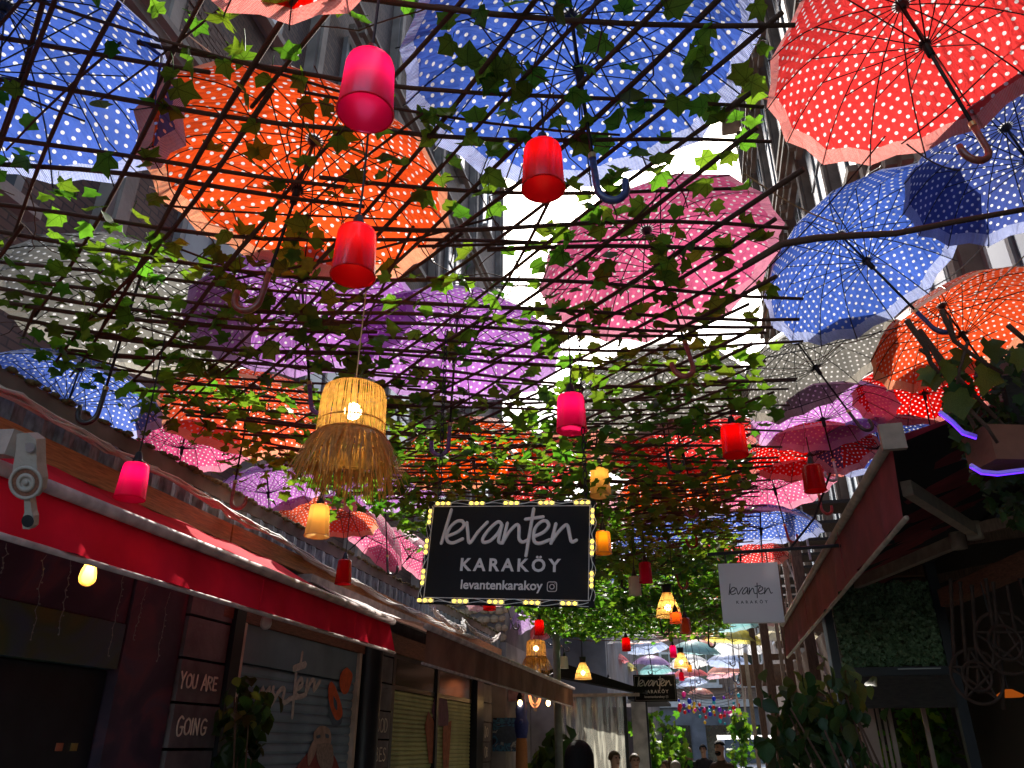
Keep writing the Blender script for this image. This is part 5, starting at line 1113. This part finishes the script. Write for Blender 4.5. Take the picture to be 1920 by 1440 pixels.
m_ = MB(); text_mb(m_, 'OPEN', .13, (p, V((0, 0, 1)), V((-1, 0, 0)), V((0, -1, 0))), .002, .01); m_ = MB(); m_.bar(p + V((0, 0, .26)), p - V((0, 0, .28)), .05, .02, (0, 1, 0)); m_.build('center_bar', 'bar_white', t)
p = aty(1046, 1330, 12.8); MB().tube([(p.x, p.y, 0), (p.x, p.y, 3.3)], .06, 12).build('steel_post', pr('post_grey', (.16, .17, .16), .5, 6, .3), smooth=True, label='grey steel post standing before the clear plastic tent', cat='post')
def sheet(name):
    m, nt, out = nm(name); L = nt.links.new; tc = N(nt, 'ShaderNodeTexCoord'); mp = N(nt, 'ShaderNodeMapping'); mp.inputs['Scale'].default_value = (9, 9, .6); L(tc.outputs['Object'], mp.inputs[0])
    no = N(nt, 'ShaderNodeTexNoise'); no.inputs['Scale'].default_value = 2.2; no.inputs['Detail'].default_value = 5; L(mp.outputs[0], no.inputs['Vector'])
    cr = N(nt, 'ShaderNodeMapRange'); cr.inputs[1].default_value = .48; cr.inputs[2].default_value = .7; cr.inputs[3].default_value = .25; cr.inputs[4].default_value = .85; L(no.outputs[0], cr.inputs[0])
    tr_ = N(nt, 'ShaderNodeBsdfTransparent'); tr_.inputs[0].default_value = (.75, .76, .7, 1); d = N(nt, 'ShaderNodeBsdfTranslucent'); d.inputs[0].default_value = (.62, .6, .5, 1); g_ = N(nt, 'ShaderNodeBsdfGlossy'); g_.inputs['Roughness'].default_value = .2
    m1 = N(nt, 'ShaderNodeMixShader'); L(cr.outputs[0], m1.inputs[0]); L(tr_.outputs[0], m1.inputs[1]); L(d.outputs[0], m1.inputs[2]); m2 = N(nt, 'ShaderNodeMixShader'); m2.inputs[0].default_value = .1; L(m1.outputs[0], m2.inputs[1]); L(g_.outputs[0], m2.inputs[2]); L(m2.outputs[0], out.inputs[0])
sheet('clear_plastic')
t = thing('plastic_tent', 'black-roofed terrace tent with clear plastic sheet walls', 'tent', (-1.8, 15, 0)); Yt = 14.2
xa, xb, xc = aty(1050, 1400, Yt).x, aty(1173, 1400, Yt).x, aty(1216, 1400, Yt + 1).x; zt = aty(1110, 1306, Yt).z
for (x_0, x_1, yy) in ((xa, xb, Yt),):
    vs = []
    for i in range(25):
        s_ = i / 24; x = x_0 + (x_1 - x_0) * s_; w_ = .03 * math.sin(s_ * 40) + .02 * math.sin(s_ * 17); vs += [(x, yy + w_, 0), (x, yy + w_ * .6, 1.4), (x, yy, zt)]
    MB().add(vs, [(3 * i + j, 3 * i + 3 + j, 3 * i + 4 + j, 3 * i + 1 + j) for i in range(24) for j in range(2)]).build('plastic_sheet', 'clear_plastic', t, True)
MB().add([(xb + .05, Yt + .9, 0), (xc, Yt + .95, 0), (xc, Yt + .95, zt - .05), (xb + .05, Yt + .9, zt - .05)], [(0, 1, 2, 3)]).build('side_sheet', pr('frosted', (.55, .55, .54), .4, 6, .3), t)
for x, yy in ((xa, Yt + .05), (xb + .02, Yt + .05), (xc, Yt + 1), (xb, Yt + 4), (xa, Yt + 4)): MB().bar((x, yy, 0), (x, yy, zt), .06, .06).build('post', 'black_metal', t)
z_l = aty(1035, 1262, Yt).z
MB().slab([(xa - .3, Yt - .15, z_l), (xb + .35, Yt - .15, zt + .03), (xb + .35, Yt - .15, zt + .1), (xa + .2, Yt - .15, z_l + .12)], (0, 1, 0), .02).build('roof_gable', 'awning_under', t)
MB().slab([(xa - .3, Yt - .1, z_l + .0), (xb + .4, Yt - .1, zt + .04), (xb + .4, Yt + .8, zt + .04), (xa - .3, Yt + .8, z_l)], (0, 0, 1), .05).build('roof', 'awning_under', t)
MB().bar((xa - .1, Yt - .2, zt + .01), (xb + .3, Yt - .2, zt + .01), .05, .05).build('gutter', 'bar_white', t)
MB().bb(xa + .05, xb - .05, Yt + 4, Yt + 4.05, 0, zt).build('rear_panel', 'block_grey', t)
plant('palm', 'spiky green palm before the plastic tent', 'plant', (aty(1030, 1400, 12.6).x, 12.6, .03), cloud([(1005, 1400), (1030, 1375), (1055, 1390), (1050, 1460), (1000, 1460)], 12.2, 12.7, 14), .34, 'dark_leaf', 80, .12, 5, .22)
# rubble stone wall end
rw = thing('rubble_wall', 'sunlit rubble stone wall above the brown awning end', 'wall', (-4.2, 14, 3.3)); MB().bb(-4.9, -3.35, 13.75, 15.9, 3.31, 5.1).build('core', 'plaster_grey', rw)
SM = MB().ball((0, 0, 0), .1, 6, (1, .4, .7)).mesh('stone'); SM.materials.append(MATS['stone_warm'])
for i in range(11):
    for j in range(11):
        o = ob('stone', SM, None, rw); o.location = (-4.8 + i * .14 + U(-.03, .03) + (.07 if j % 2 else 0), 13.735 + U(-.01, .01), 3.38 + j * .16 + U(-.02, .02)); o.scale = (U(.7, 1), 1, U(.8, 1.1)); o.rotation_euler = (0, U(-.5, .5), 0)
# blue-grey houses, end of the street
pr('render_blue', (.19, .20, .22), .8, 2, .25, .2); pr('white_trim', (.7, .68, .64), .6, 6, .1)
hb = thing('blue_grey_house', 'dark blue-grey house with shop awning on the far left', 'building', (-3, 26, 0)); MB().bb(-6, -2.2, 19, 40, 0, 4.9).build('wall', 'render_blue', hb)
MB().bb(-2.2, -1.2, 24, 29, 2.9, 2.98).build('canopy', 'awning_under', hb); MB().bb(-2.19, -2.17, 21, 23, .2, 2.6).build('door', 'glass_dark', hb); MB().bb(-2.19, -2.15, 25, 28, .3, 2.6).build('shop_window', 'glass_dark', hb); MB().bb(-2.2, -1.75, 20.6, 20.65, 2.35, 2.62).build('shop_sign', 'acrylic_white', hb)
MB().bb(-6, -2.4, 19, 40, 4.92, 6.3).build('upper_wall', 'stone_grey', hb)
for i in range(6):
    f_ = MB().bb(-2.398, -2.33, 20.5 + i * 3.2, 21.6 + i * 3.2, 5.1, 6.1).build('window', 'white_trim', hb); MB().bb(-2.328, -2.32, 20.62 + i * 3.2, 21.48 + i * 3.2, 5.2, 6.0).build('pane', 'glass_dark', f_)
fe = thing('far_house', 'brown brick house with white framed windows closing the street', 'building', (0, 46, 0))
MB().bb(-14, 14, 46, 54, 3.6, 9.5).build('wall', 'brick_far', fe); MB().bb(-14, 14, 45.9, 54, 0, 3.58).build('ground_floor', 'render_blue', fe); MB().bb(-14, 14, 45.7, 45.99, 3.59, 3.95).build('cornice', 'white_trim', fe)
for r_ in range(2):
    for i in range(9):
        X, z = -7.8 + i * 2.0 - .0, 4.7 + r_ * 3.1
        f_ = MB().bb(X - .55, X + .55, 45.9, 46.02, z, z + 1.75).build('window', 'white_trim', fe); MB().bb(X - .42, X - .03, 45.88, 45.899, z + .12, z + 1.62).build('pane', 'glass_dark', f_); MB().bb(X + .03, X + .42, 45.88, 45.899, z + .12, z + 1.62).build('pane', 'glass_dark', f_); MB().bb(X - .7, X + .7, 45.8, 45.99, z - .16, z - .002).build('sill', 'white_trim', f_)
for i in range(5): MB().bb(-5 + i * 2.4, -3.4 + i * 2.4, 45.85, 45.899, .2, 2.7).build('shop_window', 'glass_dark', fe)
rh = thing('right_far_house', 'pale house beyond the timber poles on the right', 'building', (4, 33, 0)); MB().bb(2.6, 8, 24, 46, 0, 13).build('wall', 'stone_brown', rh)
for i in range(5):
    f_ = MB().bb(2.54, 2.599, 25.5 + i * 4, 26.8 + i * 4, 5, 7.2).build('window', 'white_trim', rh); MB().bb(2.53, 2.539, 25.6 + i * 4, 26.7 + i * 4, 5.1, 7.1).build('pane', 'glass_dark', f_)
# strings of little coloured lanterns
for n_, c in dict(bead_blue=(.03, .06, .5), bead_red=(.6, .03, .03), bead_yellow=(.7, .5, .05), bead_teal=(.05, .4, .45), bead_violet=(.25, .05, .5), bead_pink=(.8, .08, .35)).items(): sheer(n_, c, None, .5, .4)
bk_ = ['bead_blue', 'bead_red', 'bead_yellow', 'bead_teal', 'bead_violet', 'bead_pink']
for s_ in range(5):
    Y = 26 + s_ * 2.2; A, B = aty(1262, 1278 + s_ * 6, Y), aty(1392, 1284 + s_ * 7, Y); t = thing('lantern_string', f'string of small coloured lanterns across the far street, {["nearest","second nearest","middle","second farthest","farthest"][s_]} one', 'lantern string', A, 'lantern strings')
    pts = [A.lerp(B, j / 14) - V((0, 0, .35 * math.sin(math.pi * j / 14))) for j in range(15)]; MB().tube(pts, .008, 4).build('wire', 'dark_wire', t)
    for j in range(1, 14): MB().ball(pts[j] - V((0, 0, .08 + U(0, .6))), U(.04, .075), 8, (1, 1, 1.2)).build('lantern', random.choice(bk_), t, True)
for i, (px, py, Y) in enumerate(((1222, 1400, 17), (1250, 1415, 18.5), (1268, 1420, 20), (1386, 1385, 22))):
    b = aty(px, py, Y); plant('street_plant', ['tall lit climbing plant beside the plastic tent', 'leafy potted plant between tent and blue-grey house', 'round potted plant at the blue-grey house', 'tall green plant by the timber poles at the far right'][i], 'plant', (b.x, b.y, .03), [(b.x + U(-.12, .12), b.y + U(-.2, .2), U(.7, b.z + .55)) for _ in range(12)], .15, 'ivy', 170, .13, 5, .22, 40)
# white van seen head-on
vn = thing('van', 'white van parked at the far end of the street', 'van', (.7, 23, 0)); vx = aty(1378, 1410, 23).x + .45
pr('van_white', (.75, .75, .73), .3, 3, .05, coat=.5); pr('rubber', (.015, .015, .015), .8)
def ex(prof, x0, x1): return MB().slab([(x0, y_, z_) for y_, z_ in prof], (1, 0, 0), x1 - x0)
ex([(23, .35), (23, .95), (23.15, 1.1), (23.75, 1.18), (24.35, 1.85), (24.7, 1.95), (27.3, 1.95), (27.4, .35)], vx - .85, vx + .85).build('body', 'van_white', vn)
MB().add([(vx - .72, 23.79, 1.24), (vx + .72, 23.79, 1.24), (vx + .66, 24.31, 1.82), (vx - .66, 24.31, 1.82)], [(0, 1, 2, 3)]).build('windscreen', 'glass_dark', vn)
for o in vn.children:
    if o.name.startswith('windscreen'): o.location = (0, -.02, .02)
for sx in (-1, 1):
    MB().box((vx + sx * .6, 22.985, .8), (.26, .03, .14)).build('headlight', 'pane_sky', vn)
    for yy in (23.7, 26.5):
        o = MB().lathe([(.14, -.1), (.3, -.1), (.31, 0), (.3, .1), (.14, .1)], 18, (vx + sx * .78, yy, .31), M.Rotation(R(90), 3, 'Y')).build('wheel', 'rubber', vn, True); MB().lathe([(0, -.08), (.14, -.08), (.14, .08), (0, .08)], 14, (vx + sx * .78, yy, .31), M.Rotation(R(90), 3, 'Y')).build('rim', 'steel', o)
MB().bb(vx - .5, vx + .5, 22.97, 22.995, .5, .66).build('grille', 'black_plastic', vn)
# ------------------------------------------------------------------ people
pr('skin', (.45, .26, .18), .5, 6, .1); pr('hair_black', (.006, .005, .005), .65, 60, .3, .5, spec=.15); pr('hair_brown', (.09, .045, .02), .5, 60, .3, .5); pr('hair_grey', (.3, .26, .22), .5, 60, .3, .5); pr('hair_blond', (.4, .26, .12), .5, 60, .3, .5)
for n_, c in dict(cloth_black=(.012, .012, .015), cloth_navy=(.02, .025, .05), cloth_brown=(.06, .035, .025), jeans=(.12, .17, .26), cloth_dark=(.03, .03, .035), cloth_beige=(.4, .32, .24)).items(): pr(n_, c, .85, 20, .25, .3)
def body_mesh(step, arms):
    J = dict(pel=((0, 0, .95), .15, .11), spi=((0, 0, 1.12), .135, .1), che=((0, .01, 1.30), .165, .11), nkb=((0, .0, 1.455), .06, .06), nk=((0, -.01, 1.51), .052, .055), hl=((0, -.03, 1.575), .062, .075), hm=((0, -.025, 1.655), .074, .092), ht=((0, -.01, 1.73), .055, .07))
    E = [('pel', 'spi'), ('spi', 'che'), ('che', 'nkb'), ('nkb', 'nk'), ('nk', 'hl'), ('hl', 'hm'), ('hm', 'ht')]
    for s_, n_ in ((-1, 'l'), (1, 'r')):
        ab = arms * (1 if s_ > 0 else .3)
        J.update({'sh' + n_: ((s_ * .175, 0, 1.405), .06, .06), 'el' + n_: ((s_ * .225, .02 - ab * .1, 1.13), .045, .045), 'wr' + n_: ((s_ * .21, -.06 - ab * .2, .92 + ab * .2), .03, .028), 'ha' + n_: ((s_ * .205, -.09 - ab * .22, .83 + ab * .22), .038, .022),
                  'hp' + n_: ((s_ * .09, 0, .87), .088, .09), 'kn' + n_: ((s_ * .1, -.02 - s_ * step * .5, .49), .058, .06), 'an' + n_: ((s_ * .1, .03 - s_ * step, .09), .04, .042), 'to' + n_: ((s_ * .11, -.10 - s_ * step, .045), .04, .03)})
        E += [('che', 'sh' + n_), ('sh' + n_, 'el' + n_), ('el' + n_, 'wr' + n_), ('wr' + n_, 'ha' + n_), ('pel', 'hp' + n_), ('hp' + n_, 'kn' + n_), ('kn' + n_, 'an' + n_), ('an' + n_, 'to' + n_)]
    ks = list(J); me = bpy.data.meshes.new('body'); me.from_pydata([J[k_][0] for k_ in ks], [(ks.index(a), ks.index(b)) for a, b in E], [])
    o = bpy.data.objects.new('body', me); COL.objects.link(o); md = o.modifiers.new('s', 'SKIN'); sv = me.skin_vertices[0].data
    for i, k_ in enumerate(ks): sv[i].radius = J[k_][1:]; sv[i].use_root = (k_ == 'pel')
    md.use_smooth_shade = True; sb = o.modifiers.new('u', 'SUBSURF'); sb.levels = sb.render_levels = 2
    r_ = bpy.data.meshes.new_from_object(o.evaluated_get(bpy.context.evaluated_depsgraph_get())); bpy.data.objects.remove(o); return r_
BODY = [body_mesh(.0, 0), body_mesh(.16, .4), body_mesh(.1, 1)]
def person(label, px, Y, hgt, ang, top, legs, hair, hs='short', b=0, beard=False):
    p = aty(px, 1400, Y); k_ = hgt / 1.78; m = M.Translation((p.x, Y, .006)) @ M.Rotation(ang, 4, 'Z') @ M.Scale(k_, 4); t = thing('person', label, 'person', mat=m, group='people in the street')
    me = BODY[b].copy(); me.materials.clear()
    for c in (top, legs, 'skin', 'cloth_black'): me.materials.append(MATS[c])
    for f in me.polygons:
        c = f.center; f.material_index = 2 if c.z > 1.475 or (abs(c.x) > .16 and c.z < .93 + (.2 if b == 2 else 0) and c.y < -.04) else (0 if c.z > .9 else (3 if c.z < .09 else 1))
    ob('body', me, None, t, True)
    hm = MB(); lo = {'short': -.25, 'long': -.95, 'bun': -.3, 'bald': .25}[hs]; n1, n2 = 16, 9
    vs = []
    for i in range(n2):
        t_ = math.pi * .5 - (math.pi * .5 - math.asin(max(lo, -.6))) * i / (n2 - 1); z = math.sin(t_); r_ = math.cos(t_)
        for j in range(n1):
            a = 6.2832 * j / n1; front = max(0, -math.sin(a)); zz = z if not (front > .45 and z < .45) else .45 + (z - .45) * .1
            rr = math.sqrt(max(.02, 1 - zz * zz)) if front > .45 and z < .45 else max(r_, .02)
            extra = 0 if hs != 'long' or i < n2 - 3 or front > .45 else (i - (n2 - 4)) * .085
            vs.append(V((.088 * rr * math.cos(a) * (1 + .02 * math.sin(9 * a)), -.012 + .106 * rr * math.sin(a), 1.658 + .105 * zz - extra)))
    hm.add(vs, [(i * n1 + j, (i + 1) * n1 + j, (i + 1) * n1 + (j + 1) % n1, i * n1 + (j + 1) % n1) for i in range(n2 - 1) for j in range(n1)] + [tuple(range(n1))])
    if hs == 'bun': hm.ball((0, .07, 1.77), .045, 8)
    hm.build('hair', hair, t, True, True)
    fm = MB(); fm.ball((0, -.118, 1.63), .016, 6, (.8, 1, 1.5)); fm.build('nose', 'skin', t, True, True)
    for sx in (-1, 1): MB().ball((sx * .03, -.105, 1.662), .011, 6, (1.4, .6, .8)).build('eye', 'hair_black', t, True, True); MB().ball((sx * .078, -.015, 1.645), .022, 6, (.4, .8, 1.3)).build('ear', 'skin', t, True, True)
    MB().ball((0, -.105, 1.588), .02, 6, (1.4, .5, .35)).build('mouth', 'terracotta', t, True, True)
    if beard: MB().ball((0, -.075, 1.575), .055, 10, (1, .7, .8)).build('beard', hair, t, True, True)
    return t
person('woman with long black hair close to the camera at the bottom, face turned away', 1084, 4.9, 1.70, R(170), 'cloth_black', 'cloth_dark', 'hair_black', 'long')
person('man in dark jacket with short brown hair before the plastic tent', 1150, 11.6, 1.62, R(40), 'cloth_navy', 'jeans', 'hair_brown', 'short', 2)
person('person in beige with short brown hair right of the tent post', 1188, 12.4, 1.58, R(20), 'cloth_beige', 'jeans', 'hair_brown', 'short', 1)
person('seated-height woman with hair bun near the second black sign', 1248, 13.4, 1.48, R(-60), 'cloth_dark', 'jeans', 'hair_brown', 'bun')
person('short grey-haired person beside the woman with a bun', 1263, 13.0, 1.48, R(150), 'cloth_brown', 'jeans', 'hair_grey', 'short')
person('blond woman in black walking far down the street', 1290, 20.5, 1.66, R(10), 'cloth_black', 'cloth_dark', 'hair_blond', 'long', 1)
person('man in black top and pale jeans far down the street', 1318, 20.0, 1.72, R(-10), 'cloth_black', 'jeans', 'hair_black', 'short', 1)
person('bearded man in dark brown jacket looking over his shoulder', 1350, 13.8, 1.76, R(-35), 'cloth_brown', 'cloth_dark', 'hair_black', 'bald', 1, True)
